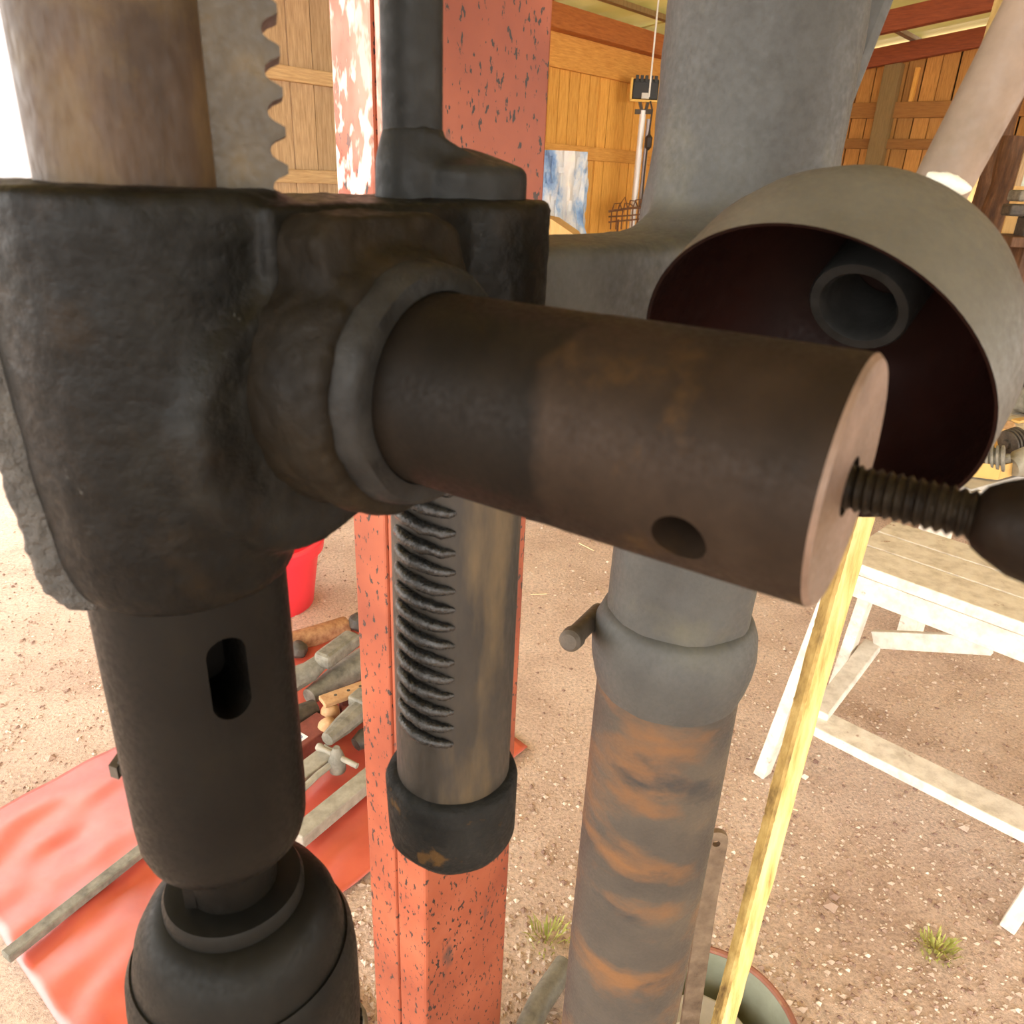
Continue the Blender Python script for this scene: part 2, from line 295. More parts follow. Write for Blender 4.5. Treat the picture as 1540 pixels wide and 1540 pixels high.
def clouds(o, size, strength, tex):
    t = bpy.data.textures.new(tex, 'CLOUDS'); t.noise_scale = size; t.noise_depth = 3
    d = o.modifiers.new('cast_bumps', 'DISPLACE'); d.texture = t; d.strength = strength; d.mid_level = .5; d.texture_coords = 'LOCAL'
def melt(o, voxel, it):
    r = o.modifiers.new('melt', 'REMESH'); r.mode = 'VOXEL'; r.voxel_size = voxel; r.use_smooth_shade = True
    s = o.modifiers.new('fillet', 'SMOOTH'); s.factor = .5; s.iterations = it
def ray_cyl(u, v, o, d, R):
    """first point where the sight line meets a cylinder"""
    c = V((0, 0, HCAM)); k = ray(u, v); d = V(d).normalized(); a = k-d*k.dot(d); b = (c-o)-d*(c-o).dot(d)
    A, B, C = a.dot(a), 2*a.dot(b), b.dot(b)-R*R; t = (-B-math.sqrt(max(B*B-4*A*C, 0)))/(2*A); return c+k*t
UP = V((0, 0, 1))

# ------------------------------------------------------------------ ground
def gh(x, y): return .006*mnoise.noise(V((x*2.2, y*2.2, 0)))+.003*mnoise.noise(V((x*9, y*9, 3)))
def struct(o): o['kind'] = 'structure'; return o
bm = new(); nx, ny = 150, 150
gx = [-30+29*(i/10) for i in range(10)] + [-1+(2.6)*i/nx for i in range(nx+1)] + [1.6+28.4*(i/10) for i in range(1, 11)]
gy = [-25+25.4*(i/10) for i in range(10)] + [.4+2.6*i/ny for i in range(ny+1)] + [3+27*(i/10) for i in range(1, 11)]
gx[0:10] = [-30, -20, -12, -7, -5, -3.5, -2.6, -2, -1.6, -1.3]
vs = [[bm.verts.new((x, y, gh(x, y))) for x in gx] for y in gy]
for j in range(len(gy)-1):
    for i in range(len(gx)-1): bm.faces.new((vs[j][i], vs[j][i+1], vs[j+1][i+1], vs[j+1][i]))
struct(obj('floor', bm, 'gravel', smooth=180))
def rock(bm, c, s, seed):
    rnd = random.Random(seed); vs = []
    for a in ((1, 0, 0), (-1, 0, 0), (0, 1, 0), (0, -1, 0), (0, 0, .7), (0, 0, -.7)):
        vs.append(bm.verts.new(V(c)+V((a[0]*s*rnd.uniform(.7, 1.5), a[1]*s*rnd.uniform(.7, 1.5), a[2]*s*rnd.uniform(.7, 1.1)))))
    for f in ((0, 2, 4), (2, 1, 4), (1, 3, 4), (3, 0, 4), (2, 0, 5), (1, 2, 5), (3, 1, 5), (0, 3, 5)): bm.faces.new([vs[i] for i in f])
bm = new(); rp = random.Random(3)
for i in range(15000):
    u, v = rp.uniform(-40, 1580), rp.uniform(760, 1580); p = gz(u, v)
    if p.x < .1 and p.y < 2.3 and p.y > .5 and -1.25 < p.x and (p-gz(-90, 1272)).cross(gz(540, 932)-gz(-90, 1272)).z > 0 and (p-gz(793, 1130)).cross(gz(150, 1640)-gz(793, 1130)).z > 0: continue
    s = rp.choice((.0022, .003, .003, .004, .0055))*rp.uniform(.7, 1.3)*(1 if rp.random() > .015 else 2.2)
    rock(bm, (p.x, p.y, gh(p.x, p.y)+s*.3), s, i)
o = tag(obj('gravel', bm, 'pebble', smooth=0), 'loose reddish and pale gravel strewn over the dry earth floor', 'gravel'); o['kind'] = 'stuff'

# ------------------------------------------------------------------ barn
DA = V((.643, .766, 0)).normalized(); DB = V((.766, -.643, 0)).normalized(); A0 = V((.643, 6.2, 0)); CORNER = A0+DA*2.24
wallA = struct(bpy.data.objects.new('wall_left', None)); COL.objects.link(wallA); wallA['label'] = 'orange pine plank wall of the barn'
wallB = struct(bpy.data.objects.new('wall_back', None)); COL.objects.link(wallB); wallB['label'] = 'brown pine gable wall with rails'
def plank_mesh(name, w, t, h, mat, seed):
    bm = new(); box(bm, (0, 0, h/2), (1, 0, 0), (0, 1, 0), UP, w, t, h); rnd = random.Random(seed)
    for v in bm.verts: v.co.x += rnd.uniform(-.004, .001)
    bmesh.ops.recalc_face_normals(bm, faces=bm.faces)
    me = bpy.data.meshes.new(name); bm.to_mesh(me); bm.free(); me.materials.append(MT[mat]); return me
def planks(wall, origin, d, t0, t1, w, h, mat, z0=0, off=0, hfun=None):
    mes = [plank_mesh('plank', w-.008, .024, h, mat, s) for s in range(5)]; t = t0; nrm = V((-d.y, d.x, 0)); k = 0; ang = math.atan2(d.y, d.x)
    while t < t1:
        o = bpy.data.objects.new('plank', mes[k % 5]); COL.objects.link(o); o.parent = wall
        p = origin+d*(t+w/2)+nrm*(off+random.uniform(-.004, .004)); o.location = (p.x, p.y, z0); o.rotation_euler = (0, random.uniform(-.0015, .0015), ang)
        if hfun: o.scale.z = hfun(t+w/2)/h
        t += w*random.uniform(.985, 1.02); k += 1
planks(wallA, A0, DA, -2.18, 2.24, .112, 2.34, 'plank')
ROOF = lambda s: 2.24+.13*s     # roof underside height at distance s from wall_left
planks(wallB, CORNER, DB, 0, 6.5, .125, 2.6, 'plank_brown', hfun=lambda t: (ROOF(t) if t < 4.5 else ROOF(9.0-t))+.05)
def rail(wall, name, p, q, z, h, t, mat, n):
    bm = new(); bar(bm, V((p.x, p.y, z))+n*t/2, V((q.x, q.y, z))+n*t/2, t, h); o = obj(name, bm, mat, None, smooth=0, bevel=.003); o.parent = wall; return o
nA, nB = DB, -DA
bm = new(); prism(bm, [(0, .03), (6.6, .03), (6.6, ROOF(2.4)+.04), (4.5, ROOF(4.5)+.04), (0, ROOF(0)+.04)], CORNER-nB*.045, DB, UP, -nB, .012); ob_ = obj('gap_blocking_sheet', bm, 'gap_dark', None, smooth=0); ob_.parent = wallB  # added dark sheet, stops daylight coming through the plank gaps
for w__, o__, d__, n__, t0__, t1__ in ((wallA, A0, DA, nA, -2.18, 2.3),):
    bm = new(); p = o__+d__*t0__-n__*.03; q = o__+d__*t1__-n__*.03; bar(bm, V((p.x, p.y, 1.18)), V((q.x, q.y, 1.18)), .012, 2.3); ob_ = obj('gap_blocking_sheet', bm, 'gap_dark', None, smooth=0); ob_.parent = w__  # same added sheet behind the long wall, keeps its gaps dark
rail(wallA, 'rail', A0+DA*-2.1+nA*.012, A0+DA*2.2+nA*.012, 1.575, .085, .03, 'plank_h', nA)
rail(wallA, 'top_board', A0+DA*-2.1+nA*.012, A0+DA*2.2+nA*.012, 2.145, .19, .03, 'plank_h', nA)
rail(wallA, 'top_plate', A0+DA*-3.6+nA*.012, A0+DA*2.2+nA*.012, 2.305, .13, .12, 'plate', nA)
rail(wallB, 'rail', CORNER+DB*.05+nB*.012, CORNER+DB*6+nB*.012, 2.03, .115, .05, 'rail_brown', nB)
rail(wallB, 'rail', CORNER+DB*.05+nB*.012, CORNER+DB*6+nB*.012, 1.78, .075, .05, 'rail_brown', nB)
rail(wallB, 'rail', CORNER+DB*.05+nB*.012, CORNER+DB*6+nB*.012, .9, .1, .05, 'rail_brown', nB)
for k, w_ in ((.35, .1), (1.15, .13), (2.75, .12)):
    bm = new(); c = CORNER+DB*k+nB*.07; bar(bm, V((c.x, c.y, 0)), V((c.x, c.y, ROOF(k)-.03)), w_, .1, up=DA); o = obj('stud', bm, 'batten', None, smooth=0, bevel=.004); o.parent = wallB
for k in (1.32, 1.78):
    bm = new(); c = CORNER+DB*k+nB*.02; bar(bm, V((c.x, c.y, 2.09)), V((c.x, c.y, 2.33)), .03, .05, up=DA); o = obj('batten', bm, 'plank', None, smooth=0); o.parent = wallB
# plank door standing in the long wall
d0 = A0+DA*-3.30
door = thing('plank_door', (d0.x, d0.y, 0), 'tall weathered plank door with two pale cross rails in the barn wall', 'door')
door['kind'] = 'structure'; door.name = 'door_1'
del door['category']
mes = [plank_mesh('plank', .128, .024, 2.35, 'door', 20+s) for s in range(4)]
for k in range(8):
    o = bpy.data.objects.new('plank', mes[k % 4]); COL.objects.link(o); o.parent = door; p = DA*(.066+k*.133 + (.012 if k == 7 else 0))+nA*random.uniform(-.004, .004); o.location = (p.x, p.y, .02); o.rotation_euler = (0, 0, math.atan2(DA.y, DA.x))
for z, h in ((1.80, .062), (1.365, .06), (.5, .07)):
    bm = new(); p = d0+nA*.012+DA*(.28 if z > 1.7 else .02); q = d0+nA*.012+DA*1.06; bar(bm, V((p.x, p.y, z))+nA*.02, V((q.x, q.y, z))+nA*.02, .04, h); obj('rail', bm, 'door_rail', door, smooth=0, bevel=.004)
bm = new(); c = A0+DA*-2.16+nA*.02; bar(bm, V((c.x, c.y, 0)), V((c.x, c.y, 2.35)), .055, .09, up=DA); o = struct(obj('trim_1', bm, 'door', smooth=0, bevel=.003)); o['label'] = 'weathered post beside the plank door'
# roof
bm = new(); 
def roofpt(s, t, dz=0):
    z = ROOF(s) if s <= 4.5 else ROOF(9-s); p = A0+DA*t+nA*s; return V((p.x, p.y, z+dz))
for t in [2.5-.95*i for i in range(9)]:
    pass
roof = struct(bpy.data.objects.new('ceiling', None)); COL.objects.link(roof); roof['label'] = 'yellowed roof sheets on red-brown rafters'
for side in (0, 1):
    for i in range(8):
        t0 = 2.6-1.25*i; bm = new(); s0, s1 = ((-.35, 4.5), (4.5, 9.3))[side]; n = 24; A = []; B = []
        for k in range(n+1):
            t = t0-1.27*k/n; w = .009*math.sin(k/n*math.pi*2*6)
            A.append(bm.verts.new(roofpt(s0, t, .14+w))); B.append(bm.verts.new(roofpt(s1, t, .14+w)))
        for k in range(n): bm.faces.new((A[k], A[k+1], B[k+1], B[k]))
        o = obj('roof_sheet', bm, 'roof', None, smooth=180); o.parent = roof
for t in (2.12, 1.0, -1.45, -2.9, -4.35, -5.8, -7.2):
    for a, b in ((0, 4.5), (4.5, 9)):
        bm = new(); bar(bm, roofpt(a, t, .03), roofpt(b, t, .03), .07, .13); o = obj('rafter', bm, 'beam', None, smooth=0, bevel=.004); o.parent = roof
for i in range(10):
    s = .35+.92*i; bm = new(); bar(bm, roofpt(s, 2.4, .112), roofpt(s, -7.3, .112), .05, .03); o = obj('purlin', bm, 'batten', None, smooth=0); o.parent = roof

# ------------------------------------------------------------------ drill press
sDIR = (zc(1268, 728, .177)-zc(662, 588, .238)); sDIR.z = 0; sDIR.normalize(); mDIR = V((-sDIR.y, sDIR.x, 0))
HT = 1.394
S = at(194, 246, .2425); S.z = 0
def on_m(a, s=0, z=0): return V((S.x, S.y, z))+mDIR*a+sDIR*s
Q0 = zc(662, 588, .238); ZS = Q0.z; aQ = (Q0-S).dot(mDIR); sQ = (Q0-S).dot(sDIR)
T = at(692, 268, .339); T.z = 0; aT = (T-S).dot(mDIR); sT = (T-S).dot(sDIR)
C = at(1112, 285, .51); C.z = 0
RSHAFT = .03
drill = thing('drill_press', (C.x, C.y, 0), 'old black and grey iron pillar drill with rack feed, chuck and thick column', 'drill press')

# column and arm as one grey casting
bm = new()
lathe(bm, C, UP, [(1.075, .054), (2.0, .057)], 48)
Tz = V((T.x, T.y, 0)); dTC = (C-T).normalized(); nTC = V((-dTC.y, dTC.x, 0))
for z0, z1, w in ((1.275, 1.374, .060),):
    box(bm, (T+C)/2+V((0, 0, (z0+z1)/2)), dTC, nTC, UP, (C-T).length, w, z1-z0)
lathe(bm, C, UP, [(1.24, .055), (1.28, .059), (1.36, .060), (1.40, .057), (1.43, .054)], 40)
prism(bm, [(-.03, 1.374), (.02, 1.376), (.038, 1.388), (.046, 1.41), (.05, 1.3), (-.03, 1.3)], C-dTC*.095+nTC*-.027, dTC, UP, nTC, .054)
frame = obj('column', bm, 'frame', drill, smooth=180); melt(frame, .0035, 14); clouds(frame, .02, .0022, 'frame_bumps')
bm = new()   # tapering rib behind the upper column
rd = V((math.cos(math.radians(-5)), math.sin(math.radians(-5)), 0)); rn = V((-rd.y, rd.x, 0))
prism(bm, [(.02, 1.40), (.047, 1.40), (.055, 1.435), (.082, 1.56), (.12, 2.0), (.02, 2.0)], C+rn*-.004, rd, UP, rn, .035)
obj('column_rib', bm, 'frame', drill, smooth=30, bevel=.006)
bm = new(); lathe(bm, C, UP, [(0, .056), (.3, .056), (.9, .0565), (1.10, .056)], 56); obj('lower_column', bm, 'lower', drill)
bm = new(); lathe(bm, C, UP, [(1.035, .056), (1.045, .0595), (1.06, .0625), (1.075, .0635), (1.088, .062), (1.098, .058), (1.104, .054)], 56, wob=.0007); col_ring = obj('collar', bm, 'frame', drill, smooth=60)
pB = at(855, 966, .475); bd = (at(893, 928, .53)-pB).normalized()
bm = new(); lathe(bm, pB, bd, [(0, .006), (.003, .0085), (.012, .009), (.013, .0075), (.075, .0075)], 20); sub('clamp_bolt', bm, 'iron_dark', col_ring)
bm = new(); lathe(bm, C, UP, [(0, .085), (.02, .085), (.03, .08), (.06, .066), (.12, .058)], 48); obj('foot', bm, 'frame', drill)

# head casting round the spindle
bm = new()
lathe(bm, S, UP, [(1.266, .0342), (1.272, .0375), (1.288, .0402), (1.315, .0418), (1.34, .0425), (HT-.002, .0425), (HT, .041)], 48)
lathe(bm, T, UP, [(1.295, .034), (1.30, .037), (HT-.004, .038), (HT-.002, .036)], 40)
box(bm, on_m(aT*.55, .008, (1.332+HT-.003)/2), mDIR, sDIR, UP, aT*.95, .078, HT-.003-1.332)
lathe(bm, on_m(aQ, -.035, ZS), sDIR, [(0, .044), (.07, .047), (.082, .044)], 40)
lathe(bm, on_m(aQ-.02, -.03, ZS-.014), sDIR, [(0, .044), (.065, .046), (.076, .042)], 40)
lug = V((-.99, -.10, 0)).normalized()
head = obj('head_casting', bm, 'hub', drill, smooth=180); melt(head, .0022, 7); clouds(head, .012, .0016, 'head_bumps')
bm = new()
ln = V((-lug.y, lug.x, 0))
prism(bm, [(.015, HT-.004), (.0440, HT-.004), (.0455, HT-.03), (.0452, 1.345), (.0425, 1.310), (.0400, 1.285), (.0375, 1.272), (.033, 1.266), (.02, 1.262)], S-ln*.012, lug, UP, ln, .038)
lg = obj('cast_rib', bm, 'cast', drill, smooth=180); melt(lg, .0018, 5); clouds(lg, .006, .0035, 'rib_bumps')
bm = new(); lathe(bm, on_m(aQ, sQ-.016, ZS), sDIR, [(0, .0385), (.008, .0385), (.014, .0372), (.016, .0355), (.016, .0302), (.01, .0302), (.0, .0302)], 64, wob=.0006, loop=True); obj('boss_ring', bm, 'ring', drill, smooth=50)
# rusty pad under the boss ring
bm = new(); lathe(bm, on_m(aQ-.002, .0, ZS-.001), sDIR, [(0, .043), (.036, .043), (sQ-.016, .0425), (sQ-.008, .0405)], 48)
prism(bm, [(-.030, .0), (-.030, .044), (-.024, .0505), (.018, .0505), (.030, .046), (.036, .03), (.03, 0)], on_m(aQ, .02, ZS), mDIR, UP, sDIR, sQ-.02-.016)
pd = obj('boss_pad', bm, 'pad', drill, smooth=180); melt(pd, .0016, 16); clouds(pd, .010, .0026, 'pad_bumps')

# feed shaft with cross hole and stud
bm = new(); Q1 = zc(1268, 728, .177); L_ = (Q1-Q0).dot(sDIR)+.0015
lathe(bm, on_m(aQ, sQ-.06, ZS), sDIR, [(0, .0298), (.06+.052, .0298), (.06+.056, RSHAFT), (.06+L_-.0012, RSHAFT), (.06+L_, RSHAFT-.0012)], 96)
shaft = obj('feed_shaft', bm, 'shaft', drill)
ph = ray_cyl(1020, 812, on_m(aQ, sQ, ZS), sDIR, RSHAFT); ca = on_m(aQ, sQ, ZS); rad = (ph-ca)-sDIR*(ph-ca).dot(sDIR)
bm = new(); lathe(bm, ph+rad.normalized()*.01, -rad, [(0, .0068), (.05, .0068)], 28); cut(shaft, bm)
E1 = on_m(aQ, sQ+L_, ZS)-UP*.0005
bm = new(); lathe(bm, E1+sDIR*.01, -sDIR, [(0, .0072), (.03, .0072)], 28); cut(shaft, bm)
shaft.data.materials.clear(); 
for k in ('shaft', 'shaft', 'face'): shaft.data.materials.append(MT[k])
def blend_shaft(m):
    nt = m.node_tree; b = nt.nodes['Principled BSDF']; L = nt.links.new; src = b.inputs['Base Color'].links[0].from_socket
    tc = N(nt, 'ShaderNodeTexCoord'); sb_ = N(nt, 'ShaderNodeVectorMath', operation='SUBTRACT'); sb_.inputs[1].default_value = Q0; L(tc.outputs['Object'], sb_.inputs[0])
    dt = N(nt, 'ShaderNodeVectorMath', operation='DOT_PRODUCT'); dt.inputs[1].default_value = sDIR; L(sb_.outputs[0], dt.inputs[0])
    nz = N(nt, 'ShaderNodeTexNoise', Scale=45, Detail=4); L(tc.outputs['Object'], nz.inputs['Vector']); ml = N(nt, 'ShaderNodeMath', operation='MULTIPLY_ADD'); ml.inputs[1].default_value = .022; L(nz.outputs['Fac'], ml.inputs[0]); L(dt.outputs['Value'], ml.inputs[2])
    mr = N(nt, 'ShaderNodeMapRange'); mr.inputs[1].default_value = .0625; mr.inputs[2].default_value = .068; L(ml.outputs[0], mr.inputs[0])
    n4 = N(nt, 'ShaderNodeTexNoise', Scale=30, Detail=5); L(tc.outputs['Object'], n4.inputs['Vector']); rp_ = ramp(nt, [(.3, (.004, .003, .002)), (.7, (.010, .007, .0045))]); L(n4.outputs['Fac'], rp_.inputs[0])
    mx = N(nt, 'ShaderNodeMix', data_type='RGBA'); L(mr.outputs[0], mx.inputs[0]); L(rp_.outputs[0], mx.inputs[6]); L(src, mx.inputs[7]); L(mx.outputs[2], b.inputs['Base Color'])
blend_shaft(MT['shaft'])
off = shaft.location+drill.location
for p in shaft.data.polygons:
    c = p.center+V((0, 0, 0))+off; t = (c-Q0).dot(sDIR); 
    if t < .0525: p.material_index = 1
    if p.normal.dot(sDIR) > .6 and t > L_-.004: p.material_index = 2
bm = new(); n, seg, pitch, r0, r1 = 180, 28, .0021, .0046, .0056; ln_ = .034; e1, e2, _ = frame_of(sDIR); rows = []
for i in range(n+1):
    t = -.008+(ln_)*i/n; row = []
    for k in range(seg):
        a = 2*math.pi*k/seg; ph_ = ((t/pitch)-k/seg) % 1; r = r0+(r1-r0)*(1-abs(2*ph_-1)); row.append(bm.verts.new(E1+sDIR*t+(e1*math.cos(a)+e2*math.sin(a))*r))
    rows.append(row)
for A, B in zip(rows, rows[1:]):
    for k in range(seg): j = (k+1) % seg; bm.faces.new((A[k], A[j], B[j], B[k]))
bm.faces.new(list(reversed(rows[0]))); bm.faces.new(rows[-1])
stud = obj('threaded_stud', bm, 'thread', drill, smooth=60)
bm = new(); lathe(bm, E1, sDIR, [(.0255, .0052), (.0265, .0068), (.029, .0084), (.034, .0108), (.04, .0118), (.075, .0118), (.08, .009)], 40); sub('knob', bm, 'knob', stud)

# spindle, rack, sleeve, chuck
bm = new(); lathe(bm, S, UP, [(HT-.02, .0252), (1.75, .0252)], 64); spindle = obj('spindle', bm, 'spindle', drill)
bm = new(); pit = .0102; poly = [(.018, HT-.02)]; r_root, r_tip = .0398, .0445
k = 0; z = HT-.016
prof = []
while z < 1.75:
    prof += [(r_tip, z), (r_tip, z+pit*.22), (r_tip-.0012, z+pit*.29), (r_root+.0018, z+pit*.36), (r_root+.0004, z+pit*.47), (r_root, z+pit*.6), (r_root+.0004, z+pit*.74), (r_root+.0018, z+pit*.86), (r_tip-.0012, z+pit*.93)]; z += pit
poly = [(.018, HT-.016)]+prof+[(.018, z)]
rm = V((.955, .297, 0)).normalized(); rs = V((rm.y, -rm.x, 0)); prism(bm, poly, S-rs*.012, rm, UP, rs, .020)
rk = obj('rack', bm, 'rack', drill, smooth=30); 
bm = new(); lathe(bm, S, UP, [(1.139, .022), (1.1392, .0285), (1.142, .0315), (1.148, .0332), (1.16, .0338), (1.275, .0338)], 64); sleeve = obj('spindle_sleeve', bm, 'sleeve', drill)
sp = ray_cyl(346, 1022, S, UP, .0338); rd2 = V((sp.x-S.x, sp.y-S.y, 0)).normalized(); tn = V((-rd2.y, rd2.x, 0))
w_, h_ = .0068, .0165; poly = [(w_*math.cos(a), (h_-w_)*(1 if math.sin(a) >= 0 else -1)+w_*math.sin(a)) for a in [2*math.pi*(i+.5)/24 for i in range(24)]]
bm = new(); prism(bm, poly, V((S.x, S.y, sp.z))+rd2*.006, tn, UP, rd2, .05); cut(sleeve, bm)
sc = ray_cyl(222, 1190, S, UP, .0338); sd = V((-.9, .25, .1)).normalized(); base = V((S.x, S.y, 1.168))+V((-.0335, .004, 0))
bm = new(); lathe(bm, base-sd*.004, sd, [(0, .0032), (.009, .0032), (.0092, .005), (.013, .005)], 16); box(bm, base+sd*.0105, sd, (0, 1, 0), UP, .004, .013, .006); sub('set_screw', bm, 'iron_dark', sleeve)
bm = new(); lathe(bm, S, UP, [(1.112, .0185), (1.12, .019), (1.15, .0215)], 40); 
box(bm, V((S.x, S.y, 1.128))+V((-.012, -.014, 0)), (1, 0, 0), (0, 1, 0), UP, .005, .005, .03); nose = obj('spindle_nose', bm, 'sleeve', drill)
bm = new(); lathe(bm, S, UP, [(.96, .046), (.985, .0495), (1.02, .0512), (1.055, .0512), (1.068, .0500), (1.074, .0475)], 72); chuck = obj('chuck', bm, 'chuck', drill)
bm = new(); lathe(bm, S, UP, [(1.06, .0465), (1.074, .0465), (1.088, .0435), (1.098, .0385), (1.1035, .0325), (1.1045, .027)], 72); sub('chuck_shoulder', bm, 'chuck', chuck, smooth=60)
bm = new(); lathe(bm, S, UP, [(1.098, .0298), (1.1085, .0298), (1.1115, .0285), (1.1122, .026), (1.1125, .012)], 72); sub('chuck_neck', bm, 'chuck', chuck)
bm = new()
for i in range(72):
    a = 2*math.pi*i/72; dr = V((math.cos(a), math.sin(a), 0)); bar(bm, S+dr*.0492+UP*.980, S+dr*.0508+UP*1.0, .0022, .0022, up=dr)
sub('knurl', bm, 'chuck', chuck, smooth=0, kind='stuff')

# counter rack tube under the head, cap below
bm = new(); lathe(bm, T, UP, [(1.088, .0315), (1.30, .0315)], 64); ctube = obj('rack_tube', bm, 'tube', drill)
bm = new(); th0 = math.atan2(-mDIR.y, -mDIR.x)
for i in range(17):
    z = 1.296-.0098*i; rows = []
    for k in range(13):
        a = th0-.40+1.05*k/12; fall = math.sin(math.pi*k/12)**.5; q = T+V((math.cos(a), math.sin(a), 0))*(.0312+.0026*fall)
        rows.append(V((q.x, q.y, z-.006*(k/12-.5)+.0008*mnoise.noise(V((i*3.1, k*.7, 0))))))
    tube(bm, rows, [.0013+.0018*math.sin(math.pi*k/12)**.6*(.8+.5*random.random()) for k in range(13)], 8)
sub('rack_teeth', bm, 'grease', ctube, smooth=60, label='wet black curved rack teeth')
bm = new(); lathe(bm, T, UP, [(1.046, .030), (1.048, .0345), (1.053, .0365), (1.090, .037), (1.094, .0355), (1.096, .031)], 64, wob=.0016); sub('end_cap', bm, 'cap', ctube, smooth=50, label='black crusted collar with rust flakes')

# tie rod and clamp flange on top of the head
R_ = at(622, 262, .3206); R_.z = 0
bm = new(); lathe(bm, R_, UP, [(HT-.005, .0112), (1.75, .0112)], 32, wob=.0006); rod = obj('tie_rod', bm, 'rod', drill, smooth=50)
ctr = at(690, 268, .335); ctr.z = 0; fd = (ctr-R_).normalized(); fn = V((-fd.y, fd.x, 0))
bm = new(); lathe(bm, ctr, UP, [(HT-.006, .0275), (HT+.007, .0275), (HT+.0095, .026), (HT+.014, .012), (HT+.016, .004)], 40)
lathe(bm, R_, UP, [(HT-.006, .0150), (HT+.010, .0145), (HT+.016, .0130), (HT+.022, .0112)], 32)
prism(bm, [(-.004, HT-.004), (-.004, HT+.022), (.008, HT+.018), (.03, HT+.010), (.03, HT-.004)], R_-fn*.013, fd, UP, fn, .026)
fl = sub('clamp_flange', bm, 'rod', rod, smooth=180); melt(fl, .0013, 6)

# bell shaped cup with a pipe socket, carried by a tan bar
cax = V((.5809, .6535, .4853)).normalized(); cc = zc(1200, 583, .30)
bm = new(); lathe(bm, cc, cax, [(0, .0696), (.012, .0698), (.03, .0694), (.045, .0658), (.06, .059), (.075, .0485), (.088, .033), (.094, .015), (.095, .001), (.091, .001), (.089, .015), (.083, .032), (.071, .046), (.057, .0555), (.043, .0625), (.029, .0665), (.01, .0680), (.0005, .0682)], 96, loop=True)
cup = obj('cup', bm, 'cup_out', drill, smooth=60, label='grey bell-shaped cup, dark red inside'); cup.data.materials.append(MT['cup_in']); offc = cup.location+drill.location
for p in cup.data.polygons:
    c = p.center+offc*0 ; q = V(c)-cc; t = q.dot(cax); r = (q-cax*t).length
    if (q-cax*t).normalized().dot(p.normal) < -.02 or (p.normal.dot(cax) < -.5): p.material_index = 1
bm = new(); lathe(bm, cc, cax, [(.056, .0215), (.0545, .0205), (.0545, .0165), (.057, .0148), (.088, .0148), (.088, .0215)], 40, loop=True); sub('socket_tube', bm, 'socket', cup, smooth=40)
l0, l1 = zc(1405, 300, .345), zc(1600, -70, .30)
bm = new(); lathe(bm, l0, (l1-l0), [(0, .0125), (.16, .0130), (.30, .0135)], 32, wob=.0006); lev = obj('support_bar', bm, 'lever', drill)
bm = new(); ld = (l1-l0).normalized(); tube(bm, [zc(1396+62*q/12, 262+22*math.sin(q/12*1.57), .326-.004*math.sin(q/12*3.14)) for q in range(13)], [.0008+.0034*math.sin(math.pi*(q+.4)/12.8)*(1+.25*mnoise.noise(V((q*.8, 0, 0)))) for q in range(13)], 14); sub('paint_blob', bm, 'white_paint', lev, smooth=60)

# ------------------------------------------------------------------ red steel post
P0 = at(631.5, 264, .68); P0.z = 0
wR, wL = .163, .111; eR, eL = DA, -DB
post = thing('steel_post', (P0.x, P0.y, 0), 'red painted steel box post with black specks and white flaking behind the drill', 'post')
half = (wL-.003)/2
for k in range(2):
    o0 = P0+eL*(k*(half+.003)); bm = new()
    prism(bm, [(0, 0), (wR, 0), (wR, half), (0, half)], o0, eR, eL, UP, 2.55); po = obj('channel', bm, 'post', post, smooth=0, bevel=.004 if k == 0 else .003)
    po.data.materials.append(MT['post_flaked_lit'])
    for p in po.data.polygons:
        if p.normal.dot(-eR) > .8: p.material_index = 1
bm = new(); o0 = P0+eL*(half-.002)+eR*.004; prism(bm, [(0, 0), (wR-.008, 0), (wR-.008, .007), (0, .007)], o0, eR, eL, UP, 2.54); obj('seam', bm, 'post', post, smooth=0)

# ------------------------------------------------------------------ split wooden stick
b0 = gz(1071, 1600, .2); top = at(1512, 0, 1.0)
sb = at(1083, 1540, .575); stp = at(1519, 0, .66); sdv = (stp-sb).normalized(); foot = sb+sdv*((0-sb.z)/sdv.z); tip = sb+sdv*(2.1-sb.z)/sdv.z
stick = thing('wooden_stick', foot, 'long split yellow stick with a dark bark edge leaning upright beside the column', 'stick')
bm = new(); e1 = V((1, 0, 0)); e1 = (e1-sdv*e1.dot(sdv)).normalized(); e2 = sdv.cross(e1); rows = []; nS = 160
SK = .74
sec = [(-.0165, -.004), (-.013, -.012), (-.002, -.0145), (.012, -.0125), (.0175, -.003), (.014, .010), (-.004, .014), (-.015, .008)]
for i in range(nS+1):
    p = foot.lerp(tip, i/nS)+e1*(.004*math.sin(i*.06)); rows.append([bm.verts.new(p+(e1*x+e2*y)*SK*(1+.10*mnoise.noise(V((k*2.3, i*.35, 1))))) for k, (x, y) in enumerate(sec)])
for A, B in zip(rows, rows[1:]):
    for k in range(8): j = (k+1) % 8; bm.faces.new((A[k], A[j], B[j], B[k]))
bm.faces.new(list(reversed(rows[0]))); bm.faces.new(rows[-1]); obj('split_wood', bm, 'stick', stick, smooth=50)
bm = new(); rows = []
for i in range(3*nS+1):
    p = foot.lerp(tip, i/(3*nS))+e1*(.004*math.sin(i*.02)); jt = 1+.35*mnoise.noise(V((i*.9, 0, 0))); rows.append([bm.verts.new(p+(e1*x+e2*y)*SK) for x, y in ((-.0205*(.75+.25*jt), -.004), (-.0145, -.0150*(.9+.1*jt)), (-.0065-.003*jt, -.0158), (-.008, .0), (-.012, .009))])
for A, B in zip(rows, rows[1:]):
    for k in range(5): j = (k+1) % 5; bm.faces.new((A[k], A[j], B[j], B[k]))
